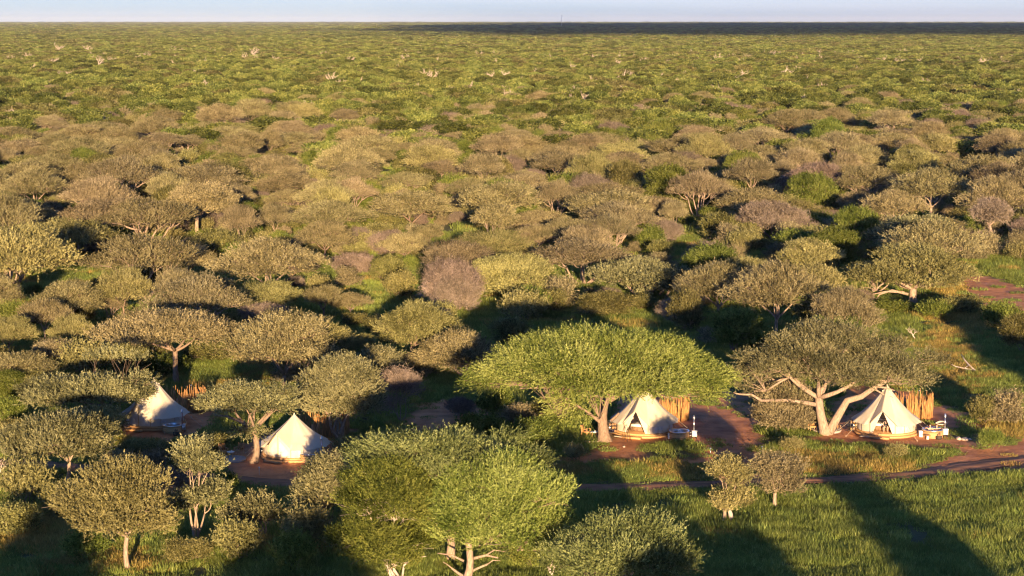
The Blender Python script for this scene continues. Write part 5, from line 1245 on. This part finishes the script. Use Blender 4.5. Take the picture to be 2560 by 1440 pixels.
# cloud high above, outside the picture: its shadow darkens the far bush at the right
def cloud():
    bm = bmesh.new(); rg = random.Random(4)
    off = 1500 / math.tan(SUN_EL)
    # a long bank whose shadow lies from 5 to 16 km out, right of centre
    for k in range(60):
        u, v = rg.random(), rg.random()
        yy = 5500 + 11500 * v; x0 = .02 * yy; x1 = .34 * yy + 400
        xx = x0 + (x1 - x0) * u
        r = rg.uniform(500, 900)
        mtx = Matrix.Translation((xx + math.sin(SUN_AZ) * off, yy - math.cos(SUN_AZ) * off, 1500 + rg.uniform(-30, 60))) @ Matrix.Diagonal((1, 1, .12, 1))
        bmesh.ops.create_icosphere(bm, subdivisions=2, radius=r, matrix=mtx)
    for k in range(90):
        yy = rg.uniform(3900, 6300); xx = rg.uniform(-.06, .36) * yy; r = rg.uniform(50, 260) * (.5 + .5 * (yy - 3900) / 2400)
        bmesh.ops.create_icosphere(bm, subdivisions=2, radius=r, matrix=Matrix.Translation((xx + math.sin(SUN_AZ) * off, yy - math.cos(SUN_AZ) * off, 1500)) @ Matrix.Diagonal((1.5, 1, .12, 1)))
    me = bpy.data.meshes.new('cloud'); bm.to_mesh(me); bm.free(); me.materials.append(simple('cloud_white', (.8, .8, .8), 1.0, noise=.02))
    tag(link('cloud', me), kind='structure')
cloud()

# ------------------------------------------------------------------ air
def haze():
    mb = MB(); mb.box((0, 18000, 120 / 2 - 2), (66000, 47000, 124)); m, t = new_mat('air'); v = t.nodes.new('ShaderNodeVolumePrincipled'); o = t.nodes.new('ShaderNodeOutputMaterial')
    v.inputs['Color'].default_value = (.74, .84, 1, 1); v.inputs['Density'].default_value = 1.6e-5; v.inputs['Anisotropy'].default_value = 0.0; t.links.new(v.outputs[0], o.inputs['Volume'])
    ob = mb.build('haze', m); tag(ob, 'thin bluish haze over the far bush', 'haze', None, 'stuff')
haze()

# ------------------------------------------------------------------ labels of the many: by look, row, landmark and rank
def row_word(py):
    for lim, wd in ((165, 'farthest green bush'), (200, 'far green bush'), (240, 'green bush'), (290, 'near green bush'), (345, 'topmost woodland'), (400, 'high woodland'), (460, 'upper woodland'), (540, 'central woodland'), (640, 'mid woodland'), (760, 'lower woodland'), (900, 'woodland edge')):
        if py < lim: return wd
    return 'camp level'
def col_word(px):
    for lim, wd in ((140, 'at left edge'), (300, 'left of leftmost tent'), (470, 'over leftmost tent'), (620, 'left over second tent'), (780, 'over second tent'), (940, 'right over second tent'), (1100, 'over bottom dark tree'), (1250, 'over bottom bright tree'), (1400, 'left over broad umbrella tree'), (1550, 'over broad umbrella tree'),
                    (1700, 'over third tent'), (1850, 'right of third tent'), (1990, 'left over huge camelthorn'), (2130, 'over huge camelthorn'), (2270, 'over rightmost tent'), (2420, 'over bathers')):
        if px < lim: return wd
    return 'at right edge'
ORD = 'nearest,second nearest,third nearest,fourth nearest,fifth nearest,sixth nearest,seventh nearest,eighth nearest,ninth nearest,tenth nearest,eleventh nearest,twelfth nearest,thirteenth nearest,fourteenth nearest'.split(',')
cells = {}; offn = {}
for o, look, noun, x, y, kind in REG:
    px, py = to_px(x, y)
    if py > 1445 and y < 128: offn.setdefault(0, []).append((px, o, look, noun)); continue
    cells.setdefault((row_word(py), col_word(px), noun, look), []).append((py, o))
for (rw_, cw, noun, look), L_ in cells.items():
    L_.sort(key=lambda t: -t[0])
    for i, (_, o) in enumerate(L_):
        pre = (ORD[min(i, 13)] + ' ') if len(L_) > 1 else ''
        o['label'] = f'{pre}{look} {noun}, {rw_}, {cw}'
OFO = ['first', 'second', 'third', 'fourth', 'fifth', 'sixth', 'seventh', 'eighth', 'ninth', 'tenth', 'eleventh', 'twelfth']
for i, (px, o, look, noun) in enumerate(sorted(offn.get(0, []), key=lambda t: t[0])): o['label'] = f'{look} {noun} below the lower edge, {OFO[min(i, 11)]} from left'; o['group'] = 'acacias standing nearer than the lower edge'
print('objects', len(bpy.data.objects), {k: sum(1 for r in REG if r[5] == k) for k in NAME}, 'far', nfar)
